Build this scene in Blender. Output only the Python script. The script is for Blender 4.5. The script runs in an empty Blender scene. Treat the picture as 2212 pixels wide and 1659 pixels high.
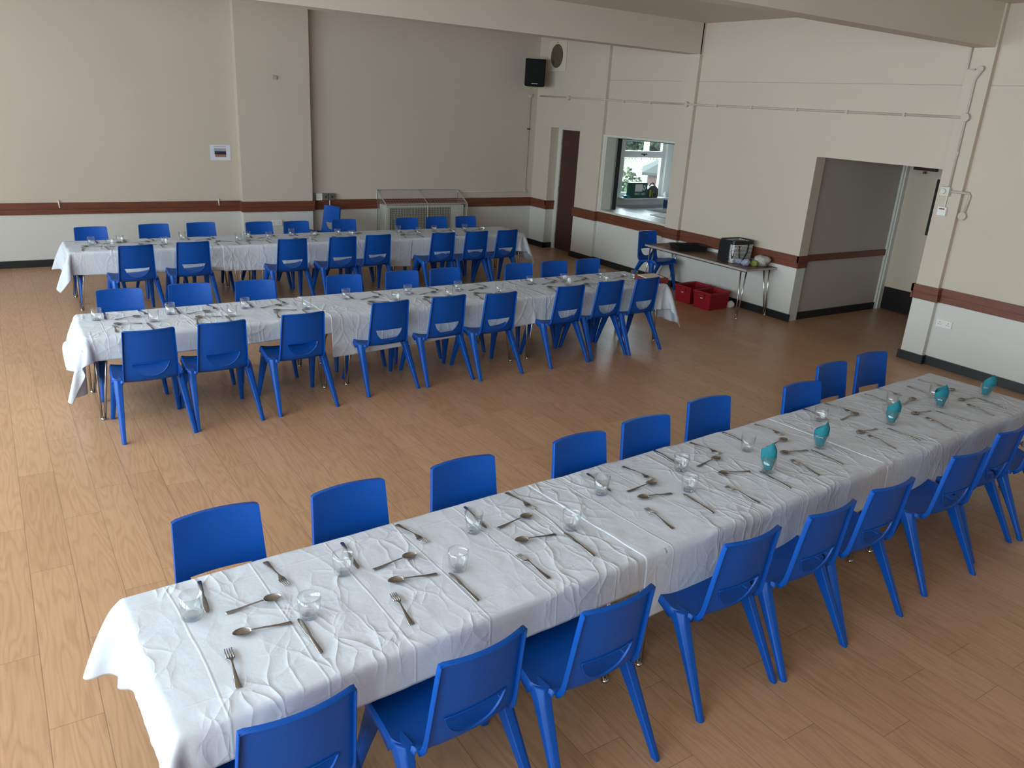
import bpy, bmesh, math, random
import numpy as np
from mathutils import Vector, Matrix
random.seed(7)
rng = np.random.default_rng(5)
SC = bpy.context.scene
COL = SC.collection
PI = math.pi
R = math.radians

# ------------------------------------------------------------------ camera
CAM_H, YAW, PITCH, ROLL, FPX = 2.401, 0.5932, -0.3410, 0.0622, 1695.3
F = Vector((math.sin(YAW)*math.cos(PITCH), math.cos(YAW)*math.cos(PITCH), math.sin(PITCH)))
Rv = Vector((math.cos(YAW), -math.sin(YAW), 0))
Uv = Rv.cross(F)
R2 = Rv*math.cos(ROLL) + Uv*math.sin(ROLL)
U2 = -Rv*math.sin(ROLL) + Uv*math.cos(ROLL)
cam = bpy.data.cameras.new('camera')
camo = bpy.data.objects.new('camera', cam)
COL.objects.link(camo)
cam.sensor_width = 36.0
cam.lens = FPX/2212*36.0
cam.clip_start = 0.05
cam.clip_end = 300
M = Matrix((R2, U2, -F)).transposed().to_4x4()
M.translation = (0, 0, CAM_H)
camo.matrix_world = M
SC.camera = camo

# ------------------------------------------------------------------ world, windows' daylight, exposure
w = bpy.data.worlds.new('world')
SC.world = w
w.use_nodes = True
bg = w.node_tree.nodes['Background']
bg.inputs[0].default_value = (0.76, 0.91, 1.0, 1)
bg.inputs[1].default_value = 6.5
SC.view_settings.view_transform = 'Standard'
SC.view_settings.look = 'None'
SC.view_settings.gamma = 1.0
SC.view_settings.use_curve_mapping = False
SC.view_settings.exposure = 1.08
SC.cycles.use_denoising = True
SC.cycles.max_bounces = 8
SC.cycles.use_adaptive_sampling = True
SC.cycles.adaptive_threshold = 0.02
SC.cycles.diffuse_bounces = 5
SC.cycles.transparent_max_bounces = 24
SC.cycles.caustics_reflective = False
SC.cycles.caustics_refractive = False
SC.cycles.sample_clamp_indirect = 8.0

XL = -3.4          # window wall
YB = -5.2           # wall behind the camera
YF, XR, XW = 12.08, 8.306, 8.362
ZC = 3.58
WIN_L = [(-4.9, -2.8), (-2.4, 0.3), (0.7, 3.4), (3.8, 6.5), (7.0, 9.7)]   # hall window spans along y
WZ0, WZ1 = 0.9, 3.35
def portal(name, loc, rot, sx, sy):
    l = bpy.data.lights.new(name, 'AREA')
    l.shape = 'RECTANGLE'; l.size = sx; l.size_y = sy; l.energy = 1
    l.cycles.is_portal = True
    o = bpy.data.objects.new(name, l); COL.objects.link(o)
    o.location = loc; o.rotation_euler = rot
    return o
for a, b in WIN_L:
    portal('window_portal', (XL-0.30, (a+b)/2, (WZ0+WZ1)/2), (0, -PI/2, 0), WZ1-WZ0, b-a)
portal('window_portal', (9.83, 10.98, 1.45), (-PI/2, 0, 0), 1.05, 1.0)

# ------------------------------------------------------------------ materials
MATS = {}
def mat(name, col, rough=0.6, metal=0.0, spec=0.5, noise=None, bump=None, coat=0.0):
    m = bpy.data.materials.new(name); m.use_nodes = True
    nt = m.node_tree; b = nt.nodes['Principled BSDF']
    b.inputs['Base Color'].default_value = (*col, 1)
    b.inputs['Roughness'].default_value = rough
    b.inputs['Metallic'].default_value = metal
    b.inputs['Specular IOR Level'].default_value = spec
    if coat: b.inputs['Coat Weight'].default_value = coat
    tc = nt.nodes.new('ShaderNodeTexCoord')
    if noise:
        sc, amt = noise
        n = nt.nodes.new('ShaderNodeTexNoise'); n.inputs['Scale'].default_value = sc
        n.inputs['Detail'].default_value = 4
        nt.links.new(tc.outputs['Object'], n.inputs['Vector'])
        r = nt.nodes.new('ShaderNodeMapRange')
        r.inputs[1].default_value = .3; r.inputs[2].default_value = .7
        r.inputs[3].default_value = 1-amt; r.inputs[4].default_value = 1+amt
        nt.links.new(n.outputs[0], r.inputs[0])
        mx = nt.nodes.new('ShaderNodeVectorMath'); mx.operation = 'SCALE'
        mx.inputs[0].default_value = col
        nt.links.new(r.outputs[0], mx.inputs['Scale'])
        nt.links.new(mx.outputs[0], b.inputs['Base Color'])
    if bump:
        sc, st, di = bump
        n = nt.nodes.new('ShaderNodeTexNoise'); n.inputs['Scale'].default_value = sc
        n.inputs['Detail'].default_value = 6
        nt.links.new(tc.outputs['Object'], n.inputs['Vector'])
        bp = nt.nodes.new('ShaderNodeBump'); bp.inputs['Strength'].default_value = st
        bp.inputs['Distance'].default_value = di
        nt.links.new(n.outputs[0], bp.inputs['Height'])
        nt.links.new(bp.outputs[0], b.inputs['Normal'])
    MATS[name] = m
    return m

def N(nt, t, **kw):
    n = nt.nodes.new(t)
    for k, v in kw.items(): setattr(n, k, v)
    return n
def mth(nt, op, a, b=None, c=None):
    n = nt.nodes.new('ShaderNodeMath'); n.operation = op
    for i, v in enumerate((a, b, c)):
        if v is None: continue
        if isinstance(v, (int, float)): n.inputs[i].default_value = v
        else: nt.links.new(v, n.inputs[i])
    return n.outputs[0]

WALLC = (0.545, 0.472, 0.385)
WALLLOW = (0.59, 0.58, 0.54)
def wall_material(name, col, cracks=False):
    m = mat(name, col, 0.75, noise=(0.8, 0.025), bump=(60, 0.25, 0.002))
    nt = m.node_tree; b = nt.nodes['Principled BSDF']
    if name.startswith('wall'):      # cream paint above the dado rail, white below it
        src = b.inputs['Base Color'].links[0].from_socket
        tc = N(nt, 'ShaderNodeTexCoord'); sp = N(nt, 'ShaderNodeSeparateXYZ')
        nt.links.new(tc.outputs['Object'], sp.inputs[0])
        mx = N(nt, 'ShaderNodeMix', data_type='RGBA')
        nt.links.new(mth(nt, 'LESS_THAN', sp.outputs[2], .75), mx.inputs[0])
        nt.links.new(src, mx.inputs[6]); mx.inputs[7].default_value = (*WALLLOW, 1)
        nt.links.new(mx.outputs[2], b.inputs['Base Color'])
    if cracks:   # hairline crack where the lintel meets the blockwork
        nt = m.node_tree; b = nt.nodes['Principled BSDF']
        src = b.inputs['Base Color'].links[0].from_socket
        tc = N(nt, 'ShaderNodeTexCoord'); sp = N(nt, 'ShaderNodeSeparateXYZ')
        nt.links.new(tc.outputs['Object'], sp.inputs[0])
        no = N(nt, 'ShaderNodeTexNoise'); no.inputs['Scale'].default_value = 3
        nt.links.new(tc.outputs['Object'], no.inputs['Vector'])
        off = mth(nt, 'MULTIPLY', mth(nt, 'SUBTRACT', no.outputs[0], .5), .012)
        d = mth(nt, 'ABSOLUTE', mth(nt, 'SUBTRACT', mth(nt, 'ADD', sp.outputs[2], off), 2.854))
        k = mth(nt, 'LESS_THAN', d, .0035)
        onlyw = mth(nt, 'GREATER_THAN', sp.outputs[0], 8.34)
        k = mth(nt, 'MULTIPLY', k, onlyw)
        mx = N(nt, 'ShaderNodeMix', data_type='RGBA')
        nt.links.new(mth(nt, 'MULTIPLY', k, .55), mx.inputs[0])
        nt.links.new(src, mx.inputs[6]); mx.inputs[7].default_value = (.2, .18, .15, 1)
        nt.links.new(mx.outputs[2], b.inputs['Base Color'])
    return m
wall_material('wall_paint', WALLC)
wall_material('wall_right_paint', WALLC, True)
wall_material('ceiling_paint', (0.60, 0.53, 0.45))
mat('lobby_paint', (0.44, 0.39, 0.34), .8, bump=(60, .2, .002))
mat('kitchen_paint', (0.80, 0.82, 0.80), .6)
mat('gloss_white', (0.60, 0.59, 0.52), .4)
mat('painted_pipe', (0.50, 0.44, 0.365), .6)
mat('upvc', (0.82, 0.84, 0.84), .3)
mat('black_skirting', (0.012, 0.013, 0.015), .38, noise=(4, .3))
mat('brown_door', (0.055, 0.02, 0.014), .45, noise=(3, .15))
mat('cream_door', (0.55, 0.47, 0.36), .5)
mat('black_kick', (0.008, 0.007, 0.007), .35)
mat('chrome', (0.62, 0.60, 0.56), .22, 1.0)
mat('steel', (0.36, 0.34, 0.32), .26, 1.0)
mat('stainless', (0.55, 0.57, 0.58), .25, 1.0)
mat('table_laminate', (0.13, 0.065, 0.045), .35, noise=(30, .15))
mat('table_edge', (0.35, 0.33, 0.30), .4)
mat('blue_plastic', (0.0, 0.064, 0.335), .42, spec=.30, bump=(260, .25, .0008))
mat('red_plastic', (0.30, 0.006, 0.018), .35)
mat('black_plastic', (0.012, 0.012, 0.013), .35)
mat('speaker_black', (0.004, 0.004, 0.004), .6, spec=.15)
mat('grille_brown', (0.10, 0.075, 0.045), .8, noise=(90, .5))
mat('cream_plastic', (0.62, 0.55, 0.42), .5)
mat('white_plastic', (0.74, 0.73, 0.70), .35)
mat('grey_metal_plate', (0.22, 0.20, 0.19), .4, .6)
mat('dark_hole', (0.01, 0.01, 0.01), .6)
mat('heater_white', (0.50, 0.50, 0.44), .45)
mat('heater_grille', (0.22, 0.20, 0.165), .6)
mat('wire_grey', (0.42, 0.42, 0.37), .45, .3)
mat('paper', (0.66, 0.68, 0.76), .8)
mat('print_navy', (0.01, 0.012, 0.05), .7)
mat('print_orange', (0.33, 0.16, 0.09), .7)
mat('print_grey', (0.33, 0.34, 0.36), .7)
mat('teal_paper', (0.0, 0.135, 0.17), .75, bump=(220, .3, .001))
mat('green_case', (0.0, 0.07, 0.045), .45)
mat('lime', (0.30, 0.36, 0.02), .5)
mat('teal_plastic', (0.02, 0.25, 0.30), .4)
mat('navy_plastic', (0.02, 0.04, 0.16), .4)
mat('pink_cloth', (0.6, 0.30, 0.25), .8)
mat('grey_cloth', (0.40, 0.38, 0.34), .9, noise=(25, .25))
mat('dark_red', (0.16, 0.02, 0.02), .5)
mat('parcel_paper', (0.62, 0.50, 0.38), .7)
mat('brick', (0.14, 0.07, 0.05), .8)
mat('shed_roof', (0.034, 0.038, 0.035), .95, spec=.1)
mat('lawn', (0.034, 0.052, 0.017), .9, noise=(1.2, .3))
mat('foliage_dark', (0.012, 0.03, 0.01), .8, noise=(1.5, .4))
mat('foliage_mid', (0.028, 0.045, 0.013), .8, noise=(4, .4))
mat('label_white', (0.7, 0.7, 0.68), .6)

def wood(name, base, dark):
    m = mat(name, base, .42)
    nt = m.node_tree; b = nt.nodes['Principled BSDF']
    tc = N(nt, 'ShaderNodeTexCoord'); mp = N(nt, 'ShaderNodeMapping')
    mp.inputs['Scale'].default_value = (2, 2, 40)
    nt.links.new(tc.outputs['Object'], mp.inputs[0])
    n = N(nt, 'ShaderNodeTexNoise'); n.inputs['Scale'].default_value = 2; n.inputs['Detail'].default_value = 5
    nt.links.new(mp.outputs[0], n.inputs['Vector'])
    r = N(nt, 'ShaderNodeValToRGB')
    r.color_ramp.elements[0].position = .35; r.color_ramp.elements[0].color = (*dark, 1)
    r.color_ramp.elements[1].position = .65; r.color_ramp.elements[1].color = (*base, 1)
    nt.links.new(n.outputs[0], r.inputs[0]); nt.links.new(r.outputs[0], b.inputs['Base Color'])
    return m
wood('mahogany', (0.175, 0.052, 0.026), (0.115, 0.034, 0.018))

def floor_material():
    m = mat('wood_floor', (.4, .25, .16), .34, spec=.45)
    nt = m.node_tree; b = nt.nodes['Principled BSDF']
    tc = N(nt, 'ShaderNodeTexCoord'); sp = N(nt, 'ShaderNodeSeparateXYZ')
    nt.links.new(tc.outputs['Object'], sp.inputs[0])
    X, Y = sp.outputs[0], sp.outputs[1]
    W_, L_ = .195, 1.22
    xr = mth(nt, 'DIVIDE', mth(nt, 'ADD', X, .085), W_)
    row = mth(nt, 'FLOOR', xr)
    wn = N(nt, 'ShaderNodeTexWhiteNoise', noise_dimensions='1D'); nt.links.new(row, wn.inputs['W'])
    yr = mth(nt, 'ADD', mth(nt, 'DIVIDE', Y, L_), wn.outputs[0])
    cell = mth(nt, 'FLOOR', yr)
    cx = N(nt, 'ShaderNodeCombineXYZ'); nt.links.new(row, cx.inputs[0]); nt.links.new(cell, cx.inputs[1])
    wn2 = N(nt, 'ShaderNodeTexWhiteNoise', noise_dimensions='2D'); nt.links.new(cx.outputs[0], wn2.inputs['Vector'])
    fx = mth(nt, 'FRACT', xr); fy = mth(nt, 'FRACT', yr)
    dx = mth(nt, 'MULTIPLY', mth(nt, 'MINIMUM', fx, mth(nt, 'SUBTRACT', 1, fx)), W_)
    dy = mth(nt, 'MULTIPLY', mth(nt, 'MINIMUM', fy, mth(nt, 'SUBTRACT', 1, fy)), L_)
    seam = mth(nt, 'LESS_THAN', mth(nt, 'MINIMUM', dx, dy), .0016)
    # cathedral grain: contour lines of a stretched noise, shifted per plank
    gx = mth(nt, 'ADD', mth(nt, 'MULTIPLY', mth(nt, 'SUBTRACT', fx, .5), 1.15), mth(nt, 'MULTIPLY', wn2.outputs[0], 37.0))
    gy = mth(nt, 'MULTIPLY', Y, .62)
    gv = N(nt, 'ShaderNodeCombineXYZ'); nt.links.new(gx, gv.inputs[0]); nt.links.new(gy, gv.inputs[1])
    g = N(nt, 'ShaderNodeTexNoise'); g.inputs['Scale'].default_value = 1.5; g.inputs['Detail'].default_value = 1.5
    nt.links.new(gv.outputs[0], g.inputs['Vector'])
    lines = mth(nt, 'SINE', mth(nt, 'MULTIPLY', g.outputs[0], 75.0))
    lines = mth(nt, 'POWER', mth(nt, 'MULTIPLY_ADD', lines, .5, .5), 2.5)
    fine_v = N(nt, 'ShaderNodeMapping'); fine_v.inputs['Scale'].default_value = (90, 4, 1)
    nt.links.new(tc.outputs['Object'], fine_v.inputs[0])
    fine = N(nt, 'ShaderNodeTexNoise'); fine.inputs['Scale'].default_value = 1; fine.inputs['Detail'].default_value = 3
    nt.links.new(fine_v.outputs[0], fine.inputs['Vector'])
    v = mth(nt, 'ADD', mth(nt, 'MULTIPLY', lines, .16), mth(nt, 'MULTIPLY', fine.outputs[0], .42))
    v = mth(nt, 'ADD', v, mth(nt, 'MULTIPLY', wn2.outputs[0], .16))
    ramp = N(nt, 'ShaderNodeValToRGB')
    ramp.color_ramp.elements[0].position = .15; ramp.color_ramp.elements[0].color = (.49, .29, .168, 1)
    ramp.color_ramp.elements[1].position = .60; ramp.color_ramp.elements[1].color = (.34, .185, .098, 1)
    nt.links.new(v, ramp.inputs[0])
    mx = N(nt, 'ShaderNodeMix', data_type='RGBA')
    nt.links.new(mth(nt, 'MULTIPLY', seam, .55), mx.inputs[0])
    nt.links.new(ramp.outputs[0], mx.inputs[6]); mx.inputs[7].default_value = (.09, .045, .03, 1)
    nt.links.new(mx.outputs[2], b.inputs['Base Color'])
    bp = N(nt, 'ShaderNodeBump'); bp.inputs['Strength'].default_value = .12; bp.inputs['Distance'].default_value = .002
    nt.links.new(mth(nt, 'SUBTRACT', fine.outputs[0], seam), bp.inputs['Height'])
    nt.links.new(bp.outputs[0], b.inputs['Normal'])
    return m
floor_material()

def cloth_material():
    m = mat('white_cloth', (.56, .595, .655), .9, spec=.2)
    nt = m.node_tree; b = nt.nodes['Principled BSDF']
    uv = N(nt, 'ShaderNodeUVMap'); uv.uv_map = 'UVMap'
    oi = N(nt, 'ShaderNodeObjectInfo')
    sh = N(nt, 'ShaderNodeVectorMath', operation='ADD')
    cc = N(nt, 'ShaderNodeCombineXYZ'); nt.links.new(mth(nt, 'MULTIPLY', oi.outputs['Random'], 50), cc.inputs[2])
    nt.links.new(uv.outputs[0], sh.inputs[0]); nt.links.new(cc.outputs[0], sh.inputs[1])
    # crumples: ridged noise at two scales, plus ironed-in fold lines every 0.31 m
    def ridge(scale, det, str_x=1.0, dist=.6):
        mp = N(nt, 'ShaderNodeMapping'); mp.inputs['Scale'].default_value = (str_x, 1, 1)
        nt.links.new(sh.outputs[0], mp.inputs[0])
        n = N(nt, 'ShaderNodeTexNoise'); n.inputs['Scale'].default_value = scale
        n.inputs['Detail'].default_value = det; n.inputs['Distortion'].default_value = dist
        nt.links.new(mp.outputs[0], n.inputs['Vector'])
        return mth(nt, 'SUBTRACT', 1, mth(nt, 'MULTIPLY', mth(nt, 'ABSOLUTE', mth(nt, 'SUBTRACT', n.outputs[0], .5)), 6.0))
    r2 = mth(nt, 'MAXIMUM', ridge(6, 2, 1.6, .5), 0)
    mask = N(nt, 'ShaderNodeTexNoise'); mask.inputs['Scale'].default_value = 2.2
    nt.links.new(sh.outputs[0], mask.inputs['Vector'])
    mk = mth(nt, 'MINIMUM', mth(nt, 'MULTIPLY', mth(nt, 'MAXIMUM', mth(nt, 'SUBTRACT', mask.outputs[0], .42), 0), 6.0), 1.0)
    def crease(scale, sx, wd, seed, amt):
        dn = N(nt, 'ShaderNodeTexNoise'); dn.inputs['Scale'].default_value = scale*1.3; dn.inputs['Detail'].default_value = 1
        nt.links.new(sh.outputs[0], dn.inputs['Vector'])
        dv_ = N(nt, 'ShaderNodeVectorMath', operation='SCALE'); dv_.inputs['Scale'].default_value = amt
        nt.links.new(dn.outputs['Color'], dv_.inputs[0])
        ad = N(nt, 'ShaderNodeVectorMath', operation='ADD'); nt.links.new(sh.outputs[0], ad.inputs[0]); nt.links.new(dv_.outputs[0], ad.inputs[1])
        mp = N(nt, 'ShaderNodeMapping'); mp.inputs['Scale'].default_value = (sx, 1, 1); mp.inputs['Location'].default_value = (seed, seed, 0)
        nt.links.new(ad.outputs[0], mp.inputs[0])
        v = N(nt, 'ShaderNodeTexVoronoi', feature='DISTANCE_TO_EDGE'); v.inputs['Scale'].default_value = scale
        nt.links.new(mp.outputs[0], v.inputs['Vector'])
        k = mth(nt, 'MAXIMUM', mth(nt, 'SUBTRACT', 1, mth(nt, 'DIVIDE', v.outputs['Distance'], wd)), 0)
        return mth(nt, 'MULTIPLY', k, k)
    c1 = crease(3.0, 1.9, .10, 3.3, .12); c2 = crease(6.5, 1.7, .16, 8.1, .06)
    lo = N(nt, 'ShaderNodeTexNoise'); lo.inputs['Scale'].default_value = 5.0; lo.inputs['Detail'].default_value = 2
    nt.links.new(sh.outputs[0], lo.inputs['Vector'])
    sp = N(nt, 'ShaderNodeSeparateXYZ'); nt.links.new(uv.outputs[0], sp.inputs[0])
    wob = mth(nt, 'MULTIPLY', mth(nt, 'SUBTRACT', mask.outputs[0], .5), .035)
    def fold(c, step, wd):
        f = mth(nt, 'ABSOLUTE', mth(nt, 'SUBTRACT', mth(nt, 'FRACT', mth(nt, 'DIVIDE', mth(nt, 'ADD', c, wob), step)), .5))
        return mth(nt, 'MAXIMUM', mth(nt, 'SUBTRACT', 1, mth(nt, 'MULTIPLY', f, step/wd)), 0)
    f1 = fold(sp.outputs[0], .31, .0065); f2 = fold(sp.outputs[1], .575, .006)
    n3 = N(nt, 'ShaderNodeTexNoise'); n3.inputs['Scale'].default_value = 34; n3.inputs['Detail'].default_value = 3
    nt.links.new(sh.outputs[0], n3.inputs['Vector'])
    h = mth(nt, 'MULTIPLY', c1, mth(nt, 'MULTIPLY_ADD', mk, .52, .08))
    h = mth(nt, 'ADD', h, mth(nt, 'MULTIPLY', c2, mth(nt, 'MULTIPLY', mk, .40)))
    h = mth(nt, 'ADD', h, mth(nt, 'MULTIPLY', mth(nt, 'MULTIPLY', r2, r2), mth(nt, 'MULTIPLY', mk, .18)))
    h = mth(nt, 'ADD', h, mth(nt, 'MULTIPLY', lo.outputs[0], 1.0))
    h = mth(nt, 'ADD', h, mth(nt, 'MULTIPLY', f1, .24)); h = mth(nt, 'ADD', h, mth(nt, 'MULTIPLY', f2, .16))
    h = mth(nt, 'ADD', h, mth(nt, 'MULTIPLY', n3.outputs[0], .22))
    bp = N(nt, 'ShaderNodeBump'); bp.inputs['Strength'].default_value = .75; bp.inputs['Distance'].default_value = .006
    nt.links.new(h, bp.inputs['Height']); nt.links.new(bp.outputs[0], b.inputs['Normal'])
    return m
cloth_material()

def glass_material(name='tumbler_glass', tint=(.99, .997, .995)):
    m = bpy.data.materials.new(name); m.use_nodes = True; nt = m.node_tree
    nt.nodes.clear()
    out = N(nt, 'ShaderNodeOutputMaterial'); mx = N(nt, 'ShaderNodeMixShader')
    tr = N(nt, 'ShaderNodeBsdfTransparent'); gl = N(nt, 'ShaderNodeBsdfGlossy')
    gl.inputs['Roughness'].default_value = .04
    gl.inputs['Color'].default_value = (1, 1, 1, 1)
    lw = N(nt, 'ShaderNodeLayerWeight'); lw.inputs[0].default_value = .35
    cr = N(nt, 'ShaderNodeValToRGB')
    cr.color_ramp.elements[0].position = .45; cr.color_ramp.elements[0].color = (*tint, 1)
    cr.color_ramp.elements[1].position = .98; cr.color_ramp.elements[1].color = (.62, .68, .68, 1)
    nt.links.new(lw.outputs['Facing'], cr.inputs[0]); nt.links.new(cr.outputs[0], tr.inputs[0])
    f = mth(nt, 'MULTIPLY_ADD', mth(nt, 'POWER', lw.outputs['Facing'], 2.2), .60, .05)
    nt.links.new(f, mx.inputs[0]); nt.links.new(tr.outputs[0], mx.inputs[1]); nt.links.new(gl.outputs[0], mx.inputs[2])
    nt.links.new(mx.outputs[0], out.inputs[0])
    MATS[name] = m
glass_material()
glass_material('pane_glass', (.97, .98, .98))

def check_material():   # white bag fabric with a fine dark check
    m = mat('check_fabric', (.7, .7, .7), .8)
    nt = m.node_tree; b = nt.nodes['Principled BSDF']
    tc = N(nt, 'ShaderNodeTexCoord'); sp = N(nt, 'ShaderNodeSeparateXYZ')
    nt.links.new(tc.outputs['Object'], sp.inputs[0])
    s = mth(nt, 'ADD', sp.outputs[0], sp.outputs[1])
    a = mth(nt, 'LESS_THAN', mth(nt, 'FRACT', mth(nt, 'DIVIDE', s, .020)), .30)
    c = mth(nt, 'LESS_THAN', mth(nt, 'FRACT', mth(nt, 'DIVIDE', sp.outputs[2], .018)), .30)
    k = mth(nt, 'MAXIMUM', a, c)
    mx = N(nt, 'ShaderNodeMix', data_type='RGBA'); nt.links.new(k, mx.inputs[0])
    mx.inputs[6].default_value = (.75, .74, .72, 1); mx.inputs[7].default_value = (.035, .035, .035, 1)
    nt.links.new(mx.outputs[2], b.inputs['Base Color'])
check_material()
def brick_material():
    m = MATS['brick']; nt = m.node_tree; b = nt.nodes['Principled BSDF']
    tc = N(nt, 'ShaderNodeTexCoord'); sp = N(nt, 'ShaderNodeSeparateXYZ')
    nt.links.new(tc.outputs['Object'], sp.inputs[0])
    k = mth(nt, 'LESS_THAN', mth(nt, 'FRACT', mth(nt, 'DIVIDE', sp.outputs[2], .15)), .1)
    mx = N(nt, 'ShaderNodeMix', data_type='RGBA'); nt.links.new(k, mx.inputs[0])
    mx.inputs[6].default_value = (.065, .033, .025, 1); mx.inputs[7].default_value = (.03, .014, .01, 1)
    nt.links.new(mx.outputs[2], b.inputs['Base Color'])
brick_material()
def grille_lines(name, sx, sz, c0, c1):
    m = mat(name, c0, .6); nt = m.node_tree; b = nt.nodes['Principled BSDF']
    tc = N(nt, 'ShaderNodeTexCoord'); sp = N(nt, 'ShaderNodeSeparateXYZ')
    nt.links.new(tc.outputs['Object'], sp.inputs[0])
    a = mth(nt, 'LESS_THAN', mth(nt, 'FRACT', mth(nt, 'DIVIDE', sp.outputs[0], sx)), .3)
    c = mth(nt, 'LESS_THAN', mth(nt, 'FRACT', mth(nt, 'DIVIDE', sp.outputs[2], sz)), .3)
    mx = N(nt, 'ShaderNodeMix', data_type='RGBA'); nt.links.new(mth(nt, 'MAXIMUM', a, c), mx.inputs[0])
    mx.inputs[6].default_value = (*c0, 1); mx.inputs[7].default_value = (*c1, 1)
    nt.links.new(mx.outputs[2], b.inputs['Base Color'])
grille_lines('heater_mesh', .03, .03, (.12, .11, .09), (.27, .26, .215))

# ------------------------------------------------------------------ mesh helpers
class MB:
    def __init__(s): s.v = []; s.f = []
    def add(s, vs, fs):
        o = len(s.v); s.v += [tuple(v) for v in vs]; s.f += [tuple(i+o for i in f) for f in fs]; return s
    def box(s, x0, x1, y0, y1, z0, z1):
        vs = [(x, y, z) for x in (x0, x1) for y in (y0, y1) for z in (z0, z1)]
        return s.add(vs, [(0, 1, 3, 2), (4, 6, 7, 5), (0, 4, 5, 1), (2, 3, 7, 6), (0, 2, 6, 4), (1, 5, 7, 3)])
    def obox(s, c, size, rz=0, rx=0, ry=0):
        m = Matrix.Rotation(rz, 3, 'Z') @ Matrix.Rotation(ry, 3, 'Y') @ Matrix.Rotation(rx, 3, 'X')
        vs = [Vector(c) + m @ Vector((a*size[0]/2, b*size[1]/2, d*size[2]/2)) for a in (-1, 1) for b in (-1, 1) for d in (-1, 1)]
        return s.add(vs, [(0, 1, 3, 2), (4, 6, 7, 5), (0, 4, 5, 1), (2, 3, 7, 6), (0, 2, 6, 4), (1, 5, 7, 3)])
    def tube(s, pts, r, n=10, cap=True):
        pts = [Vector(p) for p in pts]
        rs = r if isinstance(r, (list, tuple)) else [r]*len(pts)
        rings = []; up = None
        for i, p in enumerate(pts):
            t = (pts[min(i+1, len(pts)-1)] - pts[max(i-1, 0)]).normalized()
            if up is None:
                up = Vector((0, 0, 1)) if abs(t.z) < .9 else Vector((1, 0, 0))
            a = t.cross(up).normalized(); b = a.cross(t).normalized(); up = b
            rings.append([p + (a*math.cos(k*2*PI/n) + b*math.sin(k*2*PI/n))*rs[i] for k in range(n)])
        return s.loft(rings, cap)
    def loft(s, rings, cap=True, closed=True):
        n = len(rings[0]); vs = [v for r_ in rings for v in r_]; fs = []
        for i in range(len(rings)-1):
            for k in range(n if closed else n-1):
                a = i*n+k; b = i*n+(k+1) % n
                fs.append((a, b, b+n, a+n))
        if cap:
            fs.append(tuple(range(n))[::-1]); fs.append(tuple((len(rings)-1)*n+k for k in range(n)))
        return s.add(vs, fs)
    def lathe(s, prof, n=32, c=(0, 0, 0)):
        rings = [[(c[0]+r_*math.cos(k*2*PI/n), c[1]+r_*math.sin(k*2*PI/n), c[2]+z) for k in range(n)] for r_, z in prof]
        return s.loft(rings, cap=False)
    def cyl(s, c, r_, h, axis='z', n=20):
        c = Vector(c); d = {'x': Vector((1, 0, 0)), 'y': Vector((0, 1, 0)), 'z': Vector((0, 0, 1))}[axis]
        return s.tube([c-d*h/2, c+d*h/2], r_, n)
def obj(name, mb, m, parent=None, smooth=False, bevel=0, mods=()):
    me = bpy.data.meshes.new(name)
    me.from_pydata(mb.v, [], mb.f); me.update()
    bm = bmesh.new(); bm.from_mesh(me)
    bmesh.ops.remove_doubles(bm, verts=bm.verts, dist=1e-5)
    bmesh.ops.recalc_face_normals(bm, faces=bm.faces); bm.to_mesh(me); bm.free()
    me.materials.append(MATS[m] if isinstance(m, str) else m)
    if smooth: me.polygons.foreach_set('use_smooth', [True]*len(me.polygons))
    o = bpy.data.objects.new(name, me); COL.objects.link(o)
    if parent: o.parent = parent
    if bevel:
        b = o.modifiers.new('bevel', 'BEVEL'); b.width = bevel; b.segments = 2; b.limit_method = 'ANGLE'; b.angle_limit = R(40)
    return o
def smooth_angle(o, deg=35):
    me = o.data
    bm = bmesh.new(); bm.from_mesh(me)
    for e in bm.edges:
        if len(e.link_faces) == 2 and e.calc_face_angle(0) > R(deg): e.smooth = False
    for f in bm.faces: f.smooth = True
    bm.to_mesh(me); bm.free()
def bake(o):   # turn modifiers into plain mesh so copies share it
    dg = bpy.context.evaluated_depsgraph_get(); dg.update()
    me = bpy.data.meshes.new_from_object(o.evaluated_get(dg))
    o.modifiers.clear(); me.name = o.name; o.data = me
    return o
def struct(name, mb, m, parent=None, bevel=0):
    o = obj(name, mb, m, parent, bevel=bevel)
    if not parent: o['kind'] = 'structure'
    return o
def tag(o, label, cat, group=None, kind=None):
    o['label'] = label; o['category'] = cat
    if group: o['group'] = group
    if kind: o['kind'] = kind
    return o
def thing(name, label, cat, loc=(0, 0, 0), rz=0, group=None):
    o = bpy.data.objects.new(name, None); COL.objects.link(o)
    o.empty_display_size = .1
    o.location = loc; o.rotation_euler = (0, 0, rz)
    return tag(o, label, cat, group)
def dup(root, loc, rz, label, group=None, rx=0):
    r_ = root.copy(); COL.objects.link(r_); r_.location = loc; r_.rotation_euler = (rx, 0, rz)
    r_['label'] = label
    if group: r_['group'] = group
    for ch in root.children:
        c = ch.copy(); COL.objects.link(c); c.parent = r_
        for g in ch.children:
            d = g.copy(); COL.objects.link(d); d.parent = c
    return r_
ORD = ['first', 'second', 'third', 'fourth', 'fifth', 'sixth', 'seventh', 'eighth', 'ninth', 'tenth', 'eleventh', 'twelfth']

# ------------------------------------------------------------------ room shell
m_ = MB(); m_.box(XL-.35, 8.53, YB-.35, YF+.3, -.12, 0); m_.box(8.53, 10.9, 3.9, 6.6, -.12, 0)
struct('floor', m_, 'wood_floor')
m_ = MB(); m_.box(XL-.3, 9.0, YB-.3, YF+.3, ZC, ZC+.2)
struct('ceiling', m_, 'ceiling_paint')
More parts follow.
